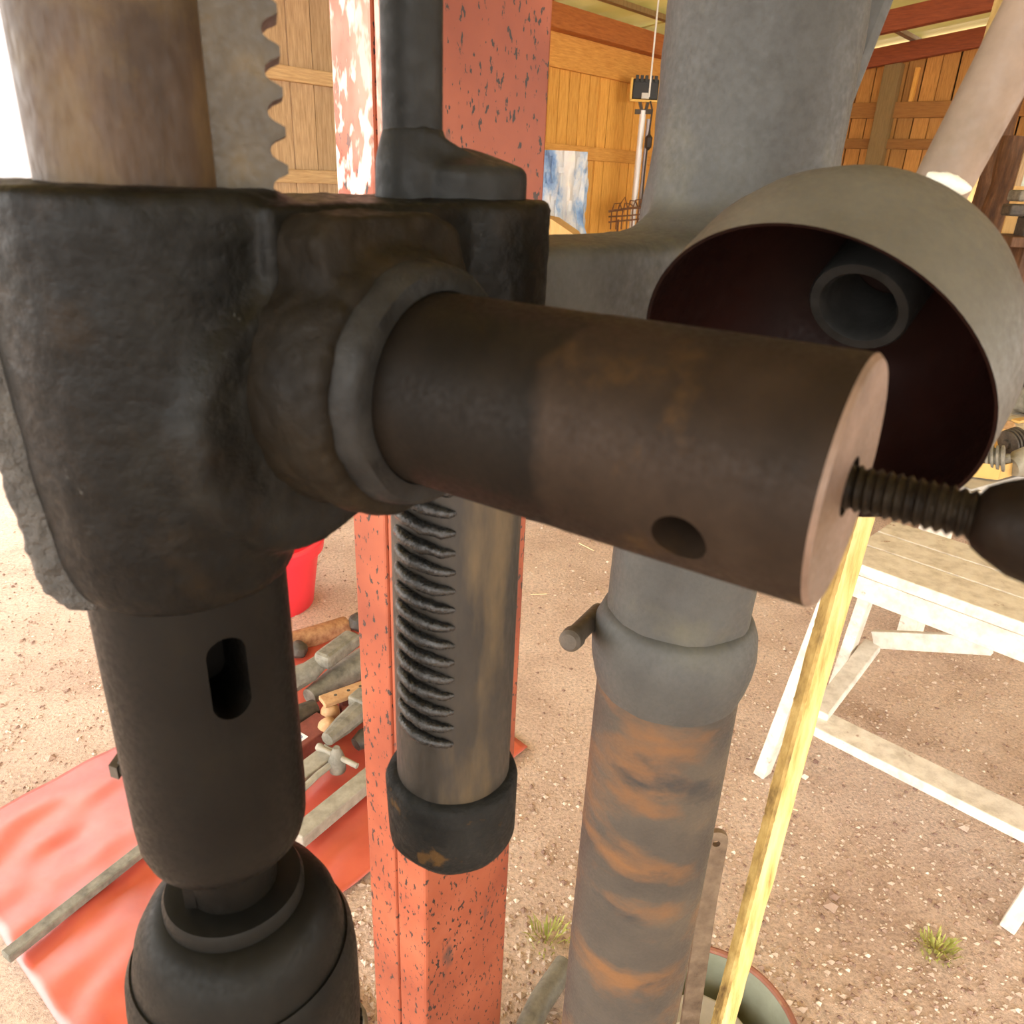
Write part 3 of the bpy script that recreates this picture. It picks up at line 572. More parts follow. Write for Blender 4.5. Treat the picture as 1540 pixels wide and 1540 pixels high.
bm.faces.new(list(reversed(rows[0]))); bm.faces.new(rows[-1]); obj('bark_edge', bm, 'bark', stick, smooth=0)

# ------------------------------------------------------------------ trestle bench
hb = .62; tl, tr = gz(1281, 844, hb), gz(1540, 937, hb); bd = (tr-tl).normalized(); bn = V((-bd.y, bd.x, 0)); 
if bn.y < 0: bn = -bn
b_l = tl-bd*.03; bench = thing('trestle_bench', (b_l.x, b_l.y, 0), 'low trestle bench of chalky white weathered boards on splayed legs', 'bench')
LB = 1.0
for k, w in ((0, .115), (1, .10), (2, .10)):
    off_ = (.0575, .169, .273)[k]
    bm = new(); bar(bm, b_l+bn*off_-UP*.014, b_l+bn*off_+bd*LB-UP*.014, w, .028); obj('top_board', bm, 'bench', bench, smooth=0, bevel=.003)
for off_ in (.012, .30):
    bm = new(); bar(bm, b_l+bn*off_-UP*.057, b_l+bn*off_+bd*LB-UP*.057, .022, .056); obj('apron', bm, 'bench', bench, smooth=0, bevel=.002)
gl, gr = gz(1146, 1163), gz(1517, 1392)
lt = gz(1262, 860, hb-.03); bm = new(); bar(bm, gl+V((0, 0, 0)), lt, .045, .03, up=bd); obj('leg', bm, 'bench', bench, smooth=0, bevel=.003)
lt2 = lt+(gr-gl); lt2 = b_l+bn*.01+bd*.62-UP*.03; bm = new(); bar(bm, gr, lt2, .045, .03, up=bd); obj('leg', bm, 'bench', bench, smooth=0, bevel=.003)
fl_ = gl+bn*.38; ft = b_l+bn*.2+bd*.03-UP*.03; bm = new(); bar(bm, fl_, ft, .045, .03, up=bd); obj('leg', bm, 'bench', bench, smooth=0, bevel=.003)
fr_ = gr+bn*.38; ft = b_l+bn*.2+bd*.62-UP*.03; bm = new(); bar(bm, fr_, ft, .045, .03, up=bd); obj('leg', bm, 'bench', bench, smooth=0, bevel=.003)
zS = .20; s0 = gz(1228, 1085, zS); s1 = gz(1560, 1250, zS); s1 = s0+(s1-s0)*1.15; bm = new(); bar(bm, s0, s1, .085, .026); obj('stretcher', bm, 'bench', bench, smooth=0, bevel=.003)
c0 = s0+UP*.02; c1 = gz(1312, 970, zS+.06); bm = new(); bar(bm, c0, c1, .045, .026); obj('cross_rail', bm, 'bench', bench, smooth=0, bevel=.003)
c2 = gz(1490, 970, hb-.22); bm = new(); bar(bm, c1+UP*.02, c2, .02, .05); obj('brace', bm, 'bench', bench, smooth=0, bevel=.003)

# ------------------------------------------------------------------ second table with tray of metal parts
h2 = .6; q0 = gz(1462, 735, h2); q1 = gz(1560, 708, h2); dd = (q1-q0).normalized(); dd = V((dd.x, dd.y, 0)).normalized(); nn = V((-dd.y, dd.x, 0))
tb = thing('plank_table', (q0.x, q0.y, 0), 'pale plank table carrying a cardboard tray of metal parts', 'table')
for k in range(5):
    bm = new(); a = q0+nn*(.07+.142*k); bar(bm, a+V((0, 0, -.02)), a+dd*1.1+V((0, 0, -.02)), .138, .035); obj('board', bm, 'bench' if k else 'stone', tb, smooth=0, bevel=.003)
bm = new(); box(bm, q0+dd*.02+nn*.005-UP*.04, dd, nn, UP, .05, .03, .06); obj('end_block', bm, 'bench', tb, smooth=0, bevel=.003)
for a, b in ((.08, .1), (.08, .62), (1.0, .1), (1.0, .62)):
    bm = new(); p = q0+dd*a+nn*b; bar(bm, V((p.x, p.y, 0)), V((p.x, p.y, h2-.04)), .06, .06, up=dd); obj('leg', bm, 'bench', tb, smooth=0, bevel=.003)
tc = gz(1500, 722, h2+.003); tdir = (gz(1560, 706, h2)-tc); tdir.z = 0; tdir.normalize(); tn2 = V((-tdir.y, tdir.x, 0))
if tn2.y < 0: tn2 = -tn2
tray = thing('cardboard_tray', (tc.x, tc.y, h2), 'shallow tan cardboard tray holding metal parts on the plank table', 'tray')
pt = [tc-tdir*.0, tc+tdir*.42, tc+tdir*.42+tn2*.3, tc-tdir*.05+tn2*.32, tc-tdir*.11+tn2*.12]
bm = new(); poly = [((p-tc).dot(tdir), (p-tc).dot(tn2)) for p in pt]; prism(bm, poly, tc+UP*.0, tdir, tn2, UP, .004); obj('tray_floor', bm, 'card', tray, smooth=0)
for i in range(5):
    a, b = pt[i], pt[(i+1) % 5]; bm = new(); bar(bm, a+UP*.026, b+UP*.026, .004, .044); obj('tray_side', bm, 'card', tray, smooth=0)
def gear_thing(name, c, ax, r, w, mat, label, cat, group=None):
    o = thing(name, (c.x, c.y, c.z-r), label, cat, group); bm = new(); prof = [(0, r*.6)]
    for i in range(4): t = w*i; prof += [(t+.001, r*.8), (t+w*.2, r), (t+w*.7, r), (t+w*.85, r*.82)]
    lathe(bm, c-V(ax).normalized()*w*2, ax, prof, 28); obj('body', bm, mat, o, smooth=30)
    bm = new(); lathe(bm, c-V(ax).normalized()*w*2.8, ax, [(0, r*.35), (w*5.6, r*.35)], 16); obj('axle', bm, mat, o); return o
zt = h2+.01
def tp(u, v, z): return gz(u, v, z)
c = tp(1497, 690, zt+.05); gear_thing('ribbed_roller', c, (.8, -.5, .25), .042, .014, 'iron', 'ribbed grey metal roller at the tray edge', 'roller')
c = tp(1524, 664, zt+.055); gear_thing('ribbed_roller', c, (.9, .2, .3), .045, .012, 'iron_dark', 'dark ribbed roller lying behind the grey one in the tray', 'roller')
c = tp(1550, 690, zt+.055); o = thing('pump_body', (c.x, c.y, c.z-.05), 'lumpy pale grey metal casting in the cardboard tray', 'casting'); bm = new(); lathe(bm, c-V((.05, 0, .03)), (1, .2, .4), [(0, .03), (.03, .045), (.08, .045), (.1, .02)], 24); obj('body', bm, 'iron_pale', o); bm = new(); lathe(bm, c+V((.03, .0, .03)), (.2, -.3, 1), [(0, .02), (.05, .018)], 16); obj('spout', bm, 'iron_pale', o)
c = tp(1506, 655, h2+.015); o = tag(obj('brass_fitting', (lambda b: (lathe(b, c, (.6, .5, .5), [(0, .02), (.02, .035), (.05, .03), (.07, .012)], 8), b)[1])(new()), 'tan', smooth=20), 'small brown faceted fitting behind the ribbed rollers', 'fitting')
c = tp(1545, 615, h2+.02); o = thing('tool_case', (c.x, c.y, h2), 'dark grey case lying at the back of the plank table', 'case'); bm = new(); box(bm, V((c.x+.04, c.y, h2+.06)), dd, nn, UP, .18, .16, .1); obj('body', bm, 'iron', o, bevel=.012); bm = new(); box(bm, V((c.x+.04, c.y, h2+.125)), dd, nn, UP, .17, .15, .03); obj('lid', bm, 'black', o, bevel=.01)
c = tp(1535, 632, h2+.006); tag(obj('folding_rule', (lambda b: (bar(b, c-dd*.04, c+dd*.14, .03, .01), b)[1])(new()), 'card', smooth=0), 'yellow strip lying in front of the dark grey case', 'rule')

# ------------------------------------------------------------------ bucket, flat iron, pipe near the column
bc = gz(1066, 1545, .24); bk = thing('enamel_bucket', (bc.x, bc.y, 0), 'green-grey enamel bucket with a red-brown rim behind the stick', 'bucket')
bm = new(); lathe(bm, V((bc.x, bc.y, 0)), UP, [(0, .095), (.012, .10), (.235, .133), (.235, .129), (.02, .097), (.02, .0)], 56); obj('body', bm, 'bucket', bk)
bm = new(); pts = [V((bc.x, bc.y, .237))+V((math.cos(a), math.sin(a), 0))*.134 for a in [2*math.pi*i/56 for i in range(57)]]; tube(bm, pts, .0055, 8); obj('rim', bm, 'bucket_rim', bk)
bm = new(); prism(bm, [(-.09, -.07), (.02, -.095), (.075, -.06), (.085, .0), (.05, .06), (0, .085), (-.07, .06)], V((bc.x, bc.y, .185)), (1, 0, 0), (0, 1, 0), V((.08, -.12, 1)).normalized(), .02)
tag(obj('stone_slab', bm, 'stone', smooth=0, bevel=.004), 'flat grey slab lying inside the enamel bucket', 'slab')
bm = new(); prism(bm, [(-.085, -.06), (-.03, -.085), (.0, -.04), (-.03, .02), (-.075, .01)], V((bc.x, bc.y, .218)), (1, 0, 0), (0, 1, 0), V((.1, -.2, 1)).normalized(), .006)
tag(obj('paper_scrap', bm, 'paper', smooth=0), 'pale scrap lying on the slab in the enamel bucket', 'scrap')
f0 = at(1080, 1252, .60); f1 = at(1035, 1560, .60); fd_ = (f1-f0).normalized(); f2 = f0+fd_*(.0-f0.z)/fd_.z
st = thing('flat_iron', f2, 'flat rusty iron strip with a hole standing against the grey column', 'strip')
bm = new(); ex = V((1, 0, 0)); ex = (ex-fd_*ex.dot(fd_)).normalized(); ez = ex.cross(fd_).normalized(); ln2 = (f2-f0).length
poly = [(.012*math.cos(a), -.012*math.sin(a)+.012) for a in [math.pi*i/10 for i in range(11)]]+[(-.010, .1), (-.012, ln2), (.012, ln2), (.010, .1)]
prism(bm, poly, f0, ex, fd_, ez, .006); so = obj('strip', bm, 'rust_strip', st, smooth=0)
bm = new(); lathe(bm, f0+fd_*.016-ez*.02, ez, [(0, .0042), (.05, .0042)], 16); cut(so, bm)
bm = new(); pts = [gz(u, v, .03) for u, v in ((850, 1452), (832, 1478), (812, 1508), (794, 1545), (780, 1600))]; tube(bm, pts, .022, 14); tag(obj('iron_pipe', bm, 'iron', smooth=50), 'grey iron pipe lying on the gravel behind the column foot', 'pipe')
bm = new(); pts = [gz(u, v, .02) for u, v in ((505, 1490), (528, 1505), (541, 1525), (547, 1560), (545, 1600))]; tube(bm, pts, .012, 12); tag(obj('rubber_hose', bm, 'iron', smooth=50), 'short bent grey hose on the gravel beside the red post', 'hose')

# ------------------------------------------------------------------ red tarp with old tools
tq = [gz(-90, 1272), gz(540, 932), gz(793, 1130), gz(150, 1640)]
bm = new(); n = 60; vs = []
for i in range(n+1):
    row = []
    for j in range(n+1):
        a, b = i/n, j/n; p = (tq[0].lerp(tq[1], a)).lerp(tq[3].lerp(tq[2], a), b)
        z = .012+.018*max(0, mnoise.noise(V((p.x*5+2, p.y*3.5, .3))))*min(1, 8*min(a, 1-a, b, 1-b)+.15)+.006*mnoise.noise(V((p.x*14, p.y*10, 1)))+.004
        row.append(bm.verts.new((p.x, p.y, max(z, .007))))
    vs.append(row)
for i in range(n):
    for j in range(n): bm.faces.new((vs[i][j], vs[i][j+1], vs[i+1][j+1], vs[i+1][j]))
to = tag(obj('red_tarp', bm, 'tarp', smooth=180), 'red vinyl tarp spread on the gravel under old iron tools', 'tarp'); sm = to.modifiers.new('thick', 'SOLIDIFY'); sm.thickness = .003
G = 'old tools heaped on the red tarp'
def gt(u, v, h=.02): return gz(u, v, h)
bm = new(); a, b = gt(8, 1440, .035), gt(262, 1240, .045); d = (b-a).normalized(); bar(bm, a, a+d*((b-a).length*1.25), .026, .018); tag(obj('iron_bar', bm, 'iron', smooth=0, bevel=.003), 'long straight grey iron bar lying across the red tarp', 'bar')
def barthing(name, p, q, w, h, mat, label, cat, bev=.004):
    bm = new(); bar(bm, p, q, w, h); return tag(obj(name, bm, mat, smooth=0, bevel=bev), label, cat, G)
barthing('square_bar', gt(445, 1262, .05), gt(566, 1162, .05), .045, .035, 'iron_pale', 'thick pale grey square bar on the tarp against the red post', 'bar')
# clamp
a, b = gt(432, 1180, .07), gt(500, 1128, .07); cl = thing('screw_clamp', gt(465, 1155, .05), 'pale grey screw clamp with cross handle on the red tarp', 'clamp', G)
bm = new(); bar(bm, a, b, .05, .018); obj('jaw_bar', bm, 'iron_pale', cl, smooth=0, bevel=.003)
bm = new(); pts = [gt(u, v, .075) for u, v in ((440, 1205), (456, 1186), (478, 1165), (500, 1148))]; tube(bm, pts, .008, 10); obj('bow', bm, 'iron_pale', cl)
bm = new(); lathe(bm, gt(477, 1122, .10), gt(525, 1146, .09)-gt(477, 1122, .10), [(0, .008), (.006, .011), (.014, .009), (.02, .007), (.12, .007)], 14); obj('screw', bm, 'iron_pale', cl)
bm = new(); lathe(bm, gt(508, 1158, .05), (0, 0, 1), [(0, .02), (.03, .022), (.055, .014), (.07, .008)], 14); obj('foot', bm, 'iron', cl)
# pipe wrench made of shank, jaws
w0, w1 = gt(492, 1112, .10), gt(548, 1062, .10); wr = thing('pipe_wrench', gt(520, 1090, .05), 'grey jawed pipe wrench lying on the tool heap', 'wrench', G)
bm = new(); tube(bm, [w0, w0.lerp(w1, .4), w1], [.018, .026, .03], 10); obj('shank', bm, 'iron', wr)
bm = new(); box(bm, w1+V((-.0, .0, .02)), (w1-w0), (0, 0, 1), (w1-w0).cross(UP), .05, .03, .07); obj('jaw', bm, 'iron', wr, bevel=.005, smooth=0)
bm = new(); lathe(bm, gt(535, 1120, .06), (.5, .6, .1), [(0, .018), (.03, .026), (.06, .02)], 12); obj('nut', bm, 'iron_dark', wr)
# hammer head and handle
hm = thing('sledge_hammer', gt(500, 1000, .05), 'dull olive-grey hammer with a blocky head on top of the heap', 'hammer', G)
bm = new(); bar(bm, gt(482, 996, .15), gt(533, 958, .15), .055, .045); obj('head', bm, 'iron', hm, smooth=0, bevel=.012)
bm = new(); tube(bm, [gt(495, 985, .13), gt(465, 1010, .12), gt(428, 1028, .10)], [.020, .030, .038], 10); obj('socket', bm, 'iron', hm)
bm = new(); tube(bm, [gt(548, 995, .06), gt(505, 1020, .06), gt(465, 1048, .06)], [.045, .036, .024], 12); tag(obj('iron_bolt', bm, 'iron', smooth=50), 'thick grey iron bolt tapering beneath the olive hammer', 'bolt', G)
bm = new(); tube(bm, [gt(425, 1092, .06), gt(450, 1076, .06), gt(474, 1064, .06)], [.028, .030, .024], 12); tag(obj('dark_pipe', bm, 'iron_dark', smooth=50), 'short dark pipe piece lying beside the tan strip', 'pipe', G)
a, b = gt(484, 1056, .105), gt(556, 1030, .105); sp_ = thing('wooden_strip', gt(520, 1045, .08), 'tan strip with dark nail holes on the tool heap', 'strip', G)
bm = new(); bar(bm, a, b, .045, .014); obj('strip', bm, 'tan', sp_, smooth=0, bevel=.003)
for f in (.28, .55, .8):
    bm = new(); lathe(bm, a.lerp(b, f)+UP*.004, UP, [(0, .005), (.004, .0045)], 10); obj('nail', bm, 'iron_dark', sp_)
for u, v, l in ((494, 1078, 'rounded tan wooden knob touching the dark pipe'), (490, 1100, 'rounded tan wooden knob touching the pipe wrench')):
    bm = new(); lathe(bm, gt(u, v, .045), (.3, -.4, .8), [(0, .012), (.008, .022), (.03, .026), (.05, .02), (.06, .006)], 20); tag(obj('wooden_mallet_head', bm, 'tan', smooth=50), l, 'knob', G)
bm = new(); box(bm, gt(536, 1062, .06), (.8, .3, 0), (-.3, .8, 0), UP, .09, .05, .04); tag(obj('wood_block', bm, 'boxred', smooth=0, bevel=.008), 'dark red-brown block under the tan strip', 'block', G)
cbx = gt(462, 1118, .035); bx_ = thing('small_carton', (cbx.x, cbx.y, .015), 'small dark red carton with a white label reading 10', 'carton', G)
cd = (gt(500, 1090)-gt(450, 1125)); cd.z = 0; cd.normalize(); cn = V((-cd.y, cd.x, 0))
bm = new(); box(bm, V((cbx.x, cbx.y, .045)), cd, cn, UP, .14, .075, .06); obj('carton', bm, 'boxred', bx_, smooth=0, bevel=.003)
lc = V((cbx.x, cbx.y, .0755))-cd*.03-cn*.006
bm = new(); box(bm, lc, cd, cn, UP, .036, .03, .001); lab = obj('label_sticker', bm, 'label_white', bx_, smooth=0)
def text_mesh(name, s, size, M4, mat, parent, depth=.0006):
    cu = bpy.data.curves.new(name, 'FONT'); cu.body = s; cu.size = size; cu.align_x = 'CENTER'; cu.align_y = 'CENTER'; cu.extrude = depth
    t = bpy.data.objects.new(name, cu); COL.objects.link(t); bpy.context.view_layer.update(); dg = bpy.context.evaluated_depsgraph_get()
    me = bpy.data.meshes.new_from_object(t.evaluated_get(dg)); bpy.data.objects.remove(t); me.materials.clear(); me.materials.append(MT[mat]); me.transform(M4)
    o = bpy.data.objects.new(name, me); COL.objects.link(o); o.parent = parent
    return o
Mt = Matrix((cd, cn, UP)).transposed().to_4x4(); Mt.translation = lc+UP*.0008
text_mesh('lettering', '10', .022, Mt, 'ink', lab)
for u, v, s, l in ((447, 985, .03, 'rough dark lump of iron at the far end of the heap'), (538, 945, .035, 'dark rounded iron weight beside the red post')):
    bm = new(); lathe(bm, gt(u, v, .02), (.2, .1, 1), [(0, s*.7), (s*.4, s), (s*1.1, s*.9), (s*1.5, s*.4)], 14, wob=s*.2); tag(obj('iron_lump', bm, 'iron_dark', smooth=40), l, 'iron', G)
bm = new(); tube(bm, [gt(425, 968, .03), gt(470, 958, .035), gt(520, 940, .03)], [.03, .035, .03], 12); tag(obj('rusty_pipe', bm, 'rust', smooth=50), 'rusty red-brown pipe along the far edge of the tarp', 'pipe', G)

# red plastic bucket
rb = gz(438, 912); rb = rb-V((.06, -.02, 0)); rk_ = thing('plastic_bucket', (rb.x, rb.y, 0), 'bright red plastic bucket standing on the gravel beyond the tarp', 'bucket')
bm = new(); lathe(bm, V((rb.x, rb.y, 0)), UP, [(0, .125), (.008, .13), (.245, .165), (.245, .16), (.012, .126), (.012, 0)], 48); obj('body', bm, 'red_plastic', rk_)
bm = new(); lathe(bm, V((rb.x, rb.y, 0)), UP, [(.215, .160), (.215, .176), (.25, .181), (.255, .178), (.255, .160)], 48, loop=True); obj('rim', bm, 'red_plastic', rk_)

# ------------------------------------------------------------------ white panel outside
pc = at(30, 130, 4.6); pl = thing('white_banner', (pc.x-.5, pc.y-.1, 0), 'white panel with pale lettering standing outside the open barn side', 'banner')
pdx = V((.80, .6, 0)).normalized(); pn = V((.6, -.8, 0)).normalized(); pbase = V((pc.x, pc.y, 0))
bm = new(); box(bm, pbase-pdx*.6+UP*1.5, pdx, pn, UP, 3.4, .04, 3.0); bo = obj('board', bm, 'white_panel', pl, smooth=0, bevel=.01)
Mp = Matrix((pdx, UP, pn)).transposed().to_4x4(); Mp.translation = at(8, 172, 4.6)+pn*.03; text_mesh('lettering', 'e', .34, Mp, 'white_print', bo, .002)

# ------------------------------------------------------------------ far end: tarp bundle, work light, wire rack
c0 = at(845, 335, 5.2); tbun = thing('tarp_bundle', (c0.x, c0.y, 0), 'tall load wrapped in a crumpled blue and white tarp by the plank wall', 'tarp')
bm = new(); n = 26; w_ = .36; zt_, zb_ = at(850, 228, 5.2).z, at(850, 345, 5.2).z-.25; ring = []
shape = [(-.19, -.15), (-.07, -.19), (.03, -.20), (.13, -.12), (.15, .02), (.10, .14), (-.06, .16), (-.18, .08)]
for k in range(24):
    f = k/23; z = zb_+(zt_-zb_)*f; row = []
    for i in range(48):
        q = i/48*8; a = shape[int(q) % 8]; b = shape[(int(q)+1) % 8]; u = q-int(q); x = a[0]+(b[0]-a[0])*u; y = a[1]+(b[1]-a[1])*u
        fold = .05*mnoise.noise(V((i*.35, f*2.2, 0)))*(1.1-f*.6)+.03*mnoise.noise(V((i*.8+f*3, f*6, 4))); sc_ = (1-.12*f)*(1+fold*7)
        cut_ = 0 if k else .10*(x+.2)*(-1.4)
        row.append(bm.verts.new((c0.x+x*sc_, c0.y+y*sc_, z+cut_)))
    ring.append(row)
for A, B in zip(ring, ring[1:]):
    for i in range(48): j = (i+1) % 48; bm.faces.new((A[i], A[j], B[j], B[i]))
bm.faces.new(ring[-1]); bm.faces.new(list(reversed(ring[0]))); obj('tarp_cover', bm, 'blue_tarp', tbun, smooth=30)
bm = new(); box(bm, V((c0.x, c0.y+.02, zb_/2)), DA, DB, UP, .26, .22, zb_); obj('load', bm, 'ply', tbun, smooth=0, bevel=.01)
c1 = at(835, 350, 4.6); bm = new(); pts = [at(790, 322, 4.4), at(830, 330, 4.41), at(862, 352, 4.42), at(880, 385, 4.43), at(885, 450, 4.44)]
lo = new(); A = []; B = []
for p in pts: A.append(p)
th = V((.05, .3, 0)); f1_ = [lo.verts.new(p) for p in A]+[lo.verts.new(V((A[-1].x, A[-1].y, 0))), lo.verts.new(V((A[0].x, A[0].y, 0)))]; b1_ = [lo.verts.new(v.co+th) for v in f1_]
lo.faces.new(f1_); lo.faces.new(list(reversed(b1_)))
for i in range(len(f1_)): j = (i+1) % len(f1_); lo.faces.new((f1_[i], f1_[j], b1_[j], b1_[i]))
bm.free(); tag(obj('wooden_crate', lo, 'ply', smooth=40), 'rounded yellow wooden crate standing below the blue tarp bundle', 'crate')

DL = 6.05; lp0, lp1 = at(950, 335, DL), at(968, 166, DL)
wl = thing('work_light', (lp0.x, lp0.y, 0), 'black floodlight in a yellow bracket on a white metal stand by the plank wall', 'lamp')
bm = new(); xx = (lp0.x+lp1.x)/2; lathe(bm, V((xx, DL, 0)), UP, [(0, .022), (lp1.z, .022)], 16); obj('pole', bm, 'pole', wl)
bm = new(); lathe(bm, V((xx+.05, DL+.03, 0)), UP, [(0, .016), (lp1.z-.05, .016)], 12); obj('back_pole', bm, 'pole_grey', wl)
bm = new(); a, b = at(955, 168, DL), at(981, 168, DL); bar(bm, a, b, .03, .03); obj('crossbar', bm, 'iron_dark', wl, smooth=0)
hx, hz = (at(948, 120, DL)+at(992, 150, DL))/2, None; wd = at(992, 135, DL).x-at(948, 135, DL).x; hh = at(970, 118, DL).z-at(970, 152, DL).z
bm = new(); box(bm, hx, (1, 0, 0), (0, 1, 0), UP, wd*.88, .06, hh*.92); hd = obj('lamp_head', bm, 'black', wl, bevel=.008)
bm = new(); 
for k in range(5): box(bm, hx+V((wd*(-.32+.16*k), -.035, hh*.46)), (1, 0, 0), (0, 1, 0), UP, .02, .02, .04)
sub('cooling_fin', bm, 'black', hd, smooth=0)
bm = new(); box(bm, hx+V((0, -.04, -hh*.3)), (1, 0, 0), (0, 1, 0), UP, .05, .03, .035); sub('junction_box', bm, 'wire_white', hd, smooth=0)
bm = new()
for sx in (-1, 1): box(bm, hx+V((sx*wd*.48, .0, -.0)), (1, 0, 0), (0, 1, 0), UP, .014, .05, hh)
box(bm, hx-V((0, 0, hh*.5)), (1, 0, 0), (0, 1, 0), UP, wd, .05, .014); obj('bracket', bm, 'yellow_frame', wl, smooth=0)
bm = new(); bar(bm, hx-UP*hh*.5+V((-.03, 0, 0)), a.lerp(b, .4), .02, .02); bar(bm, hx-UP*hh*.5+V((.03, 0, 0)), a.lerp(b, .6), .02, .02); obj('yoke', bm, 'iron_dark', wl, smooth=0)
cb = [at(u, v, DL-.06) for u, v in ((978, 152), (981, 165), (977, 195), (973, 225), (969, 260), (963, 330))]; bm = new(); tube(bm, cb, .006, 8); cbo = obj('cable', bm, 'cable', wl)
bm = new(); lathe(bm, at(974, 226, DL-.06), UP, [(0, .008), (.02, .024), (.08, .026), (.10, .01), (.13, .006)], 12); sub('switch', bm, 'cable', cbo)
for a in (0, 2.1, 4.2):
    bm = new(); tube(bm, [V((xx, DL, .35)), V((xx+.35*math.cos(a+.4), DL+.35*math.sin(a+.4), .0))], .012, 8); obj('leg', bm, 'pole_grey', wl)
bm = new(); a = at(976, 146, 4.6); tube(bm, [a, V((a.x, a.y, ROOF((a-A0).dot(nA))+.12))], .0045, 8); tag(obj('hanging_wire', bm, 'wire_white'), 'thin pale wire hanging from the roof to the floodlight', 'wire')
DW = 5.9; wk = at(955, 320, DW); wr_ = thing('wire_rack', (wk.x, wk.y, 0), 'tangled rusty wire rack against the orange plank wall', 'rack')
rr_ = random.Random(5)
for k in range(9):
    bm = new(); u0 = 918+k*8; tube(bm, [at(u0, 345, DW), at(u0+2, 318+rr_.uniform(-6, 4), DW), at(u0+6, 303+rr_.uniform(-4, 6), DW), at(u0+14, 300+rr_.uniform(-4, 8), DW), at(u0+18, 312+rr_.uniform(-3, 6), DW)], .005, 6); obj('wire', bm, 'wire_rust', wr_)
for v in (314, 322, 330):
    bm = new(); tube(bm, [at(915, v+4, DW), at(950, v+rr_.uniform(-2, 2), DW), at(995, v-4, DW)], .009 if v == 314 else .006, 6); obj('crosswire', bm, 'wire_rust', wr_)
bm = new(); p = at(935, 340, DW)
for u in (930, 985): p = at(u, 330, DW); tube(bm, [V((p.x, p.y, 0)), p], .008, 6)
obj('stand', bm, 'wire_rust', wr_)
bm = new(); p = at(979, 303, DW+.1); box(bm, p, DA, DB, UP, .10, .08, .10); cx_ = obj('white_carton', bm, 'label_white', smooth=0, bevel=.004); tag(cx_, 'small white carton standing on the rusty wire rack', 'carton')

# ------------------------------------------------------------------ right edge: bark logs, glazed panel, vice
for u0, v0, u1, v1, D, r, l in ((1466, 345, 1530, 130, 5.6, .07, 'slimmer bark-covered log standing against the gable wall'), (1486, 355, 1512, 205, 5.2, .075, 'thick dark bark-covered log standing behind the glazed board')):
    a = at(u0, v0, D); b = V((a.x, a.y, at(u1, v1, D).z)); a = V((a.x, a.y, 0)); bm = new(); n = 20
    tube(bm, [a.lerp(b, i/n)+V((mnoise.noise(V((i*.7, r*50, 0))), 0, 0))*.02 for i in range(n+1)], [r*(1+.2*mnoise.noise(V((i*.9, 0, r*90)))) for i in range(n+1)], 14); tag(obj('bark_log', bm, 'log', smooth=40), l, 'log', 'bark logs by the gable wall')
a = at(1500, 372, 4.7); b = V((a.x, a.y, at(1512, 222, 4.7).z)); pn_ = thing('glazed_board', (a.x, a.y, 0), 'yellow plywood board with a small glazed opening at its top', 'board')
ud = (b-a).normalized(); xd = V((.93, -.36, 0)).normalized(); yd = ud.cross(xd).normalized(); lg_ = (b-a).length
ae = a-ud*(a.z/ud.z); full = (b-ae).length
bm = new(); prism(bm, [(0, 0), (.5, 0), (.5, full-.19), (0, full-.19)], ae, xd, ud, yd, .025); obj('panel', bm, 'ply', pn_, smooth=0)
bm = new(); prism(bm, [(.025, full-.19), (.5, full-.19), (.5, full-.02), (.025, full-.02)], ae+yd*.012, xd, ud, yd, .006); obj('pane', bm, 'glass', pn_, smooth=0)
for x0, x1, y0, y1 in ((0, .03, full-.19, full), (.0, .5, full-.025, full), (.03, .5, full-.11, full-.09), (.055, .5, full-.19, full-.175)):
    bm = new(); prism(bm, [(x0, y0), (x1, y0), (x1, y1), (x0, y1)], ae+yd*-.004, xd, ud, yd, .03); obj('frame', bm, 'door', pn_, smooth=0)
a = at(1498, 212, 4.95); b = at(1560, 150, 4.95); bm = new(); bar(bm, at(1508, 218, 4.93), at(1600, 190, 4.7), .12, .12); 
vc = at(1534, 310, 4.4); vi = thing('bench_vice', (vc.x, vc.y, 0), 'dark iron bench vice on a wooden stand at the barn end', 'vice'); bm.free()
bm = new(); box(bm, vc+V((.06, 0, .05)), (1, 0, 0), (0, 1, 0), UP, .22, .12, .055); obj('jaw', bm, 'iron', vi, smooth=0, bevel=.012)
bm = new(); box(bm, vc+V((.06, 0, -.02)), (1, 0, 0), (0, 1, 0), UP, .26, .10, .06); obj('slide', bm, 'iron_dark', vi, smooth=0, bevel=.012)
bm = new(); box(bm, vc+V((.09, 0, -.11)), (1, 0, 0), (0, 1, 0), UP, .12, .1, .13); obj('base', bm, 'iron_dark', vi, smooth=0, bevel=.012)
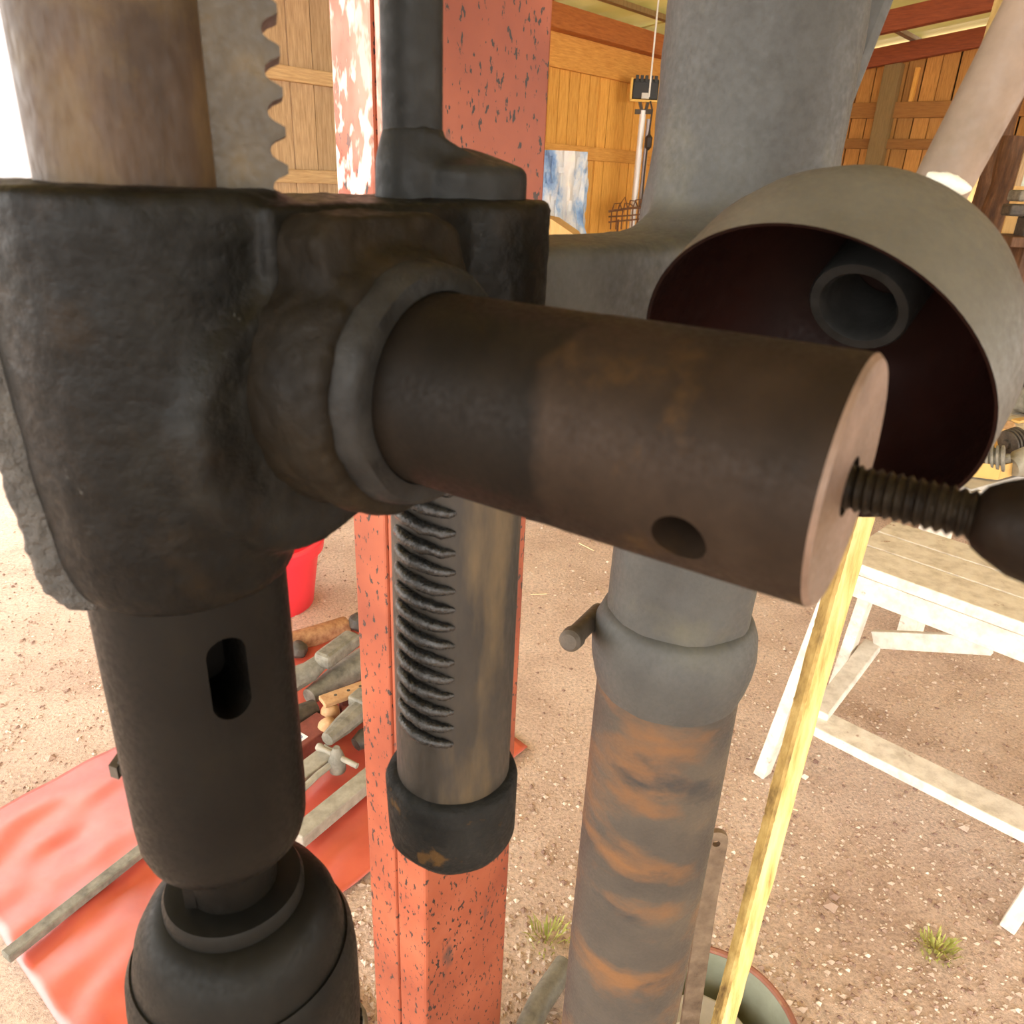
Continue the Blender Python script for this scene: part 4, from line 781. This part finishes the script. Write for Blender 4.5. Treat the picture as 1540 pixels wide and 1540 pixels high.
bm = new(); box(bm, V((vc.x+.1, vc.y, (vc.z-.17))), (1, 0, 0), (0, 1, 0), UP, .42, .4, .05); obj('stand_top', bm, 'log', vi, smooth=0, bevel=.005)
bm = new(); box(bm, V((vc.x+.12, vc.y, (vc.z-.19)/2)), (1, 0, 0), (0, 1, 0), UP, .16, .16, vc.z-.19); obj('stand_post', bm, 'log', vi, smooth=0, bevel=.005)

# ------------------------------------------------------------------ small things on the ground
def tuft(u, v, n, label, spread, hgt):
    c = gz(u, v); bm = new(); r = random.Random(int(u))
    for i in range(n):
        a = r.uniform(0, 6.28); p = c+V((math.cos(a), math.sin(a), 0))*r.uniform(0, spread); q = p+V((math.cos(a)*r.uniform(.3, 1), math.sin(a)*r.uniform(.3, 1), 0))*hgt*.8+UP*r.uniform(.4, 1)*hgt; w = V((-math.sin(a), math.cos(a), 0))*.0016
        m_ = p.lerp(q, .55)+UP*hgt*.25; v1 = [bm.verts.new(x) for x in (p-w, p+w, m_+w, m_-w)]; bm.faces.new(v1); t = bm.verts.new(q); bm.faces.new((v1[3], v1[2], t))
    tag(obj('grass_tuft', bm, 'grass', smooth=0), label, 'grass')
tuft(1405, 1430, 90, 'yellow-green grass tuft growing in the gravel beside the bench', .035, .03)
tuft(822, 1412, 50, 'thin green grass tuft growing between the post and the column', .04, .035)
for u0, v0, u1, v1, l in ((798, 894, 822, 893, 'curved pale straw on the gravel between post and column'), (871, 817, 893, 828, 'straight pale straw on the gravel beside the column'), (1183, 1212, 1200, 1219, 'short pale splinter on the gravel beside the stick')):
    bm = new(); a, b = gz(u0, v0, .008), gz(u1, v1, .008); tube(bm, [a, a.lerp(b, .5)+V((0, -.004, .002)), b], .0018, 6); tag(obj('straw', bm, 'straw'), l, 'straw')
bm = new(); pts = [gz(u, v, .008) for u, v in ((700, 768), (760, 774), (800, 780), (850, 789), (890, 795), (960, 800))]; tube(bm, pts, .006, 8); tag(obj('ground_cable', bm, 'cable'), 'thin dark cable lying across the gravel behind the post', 'cable')
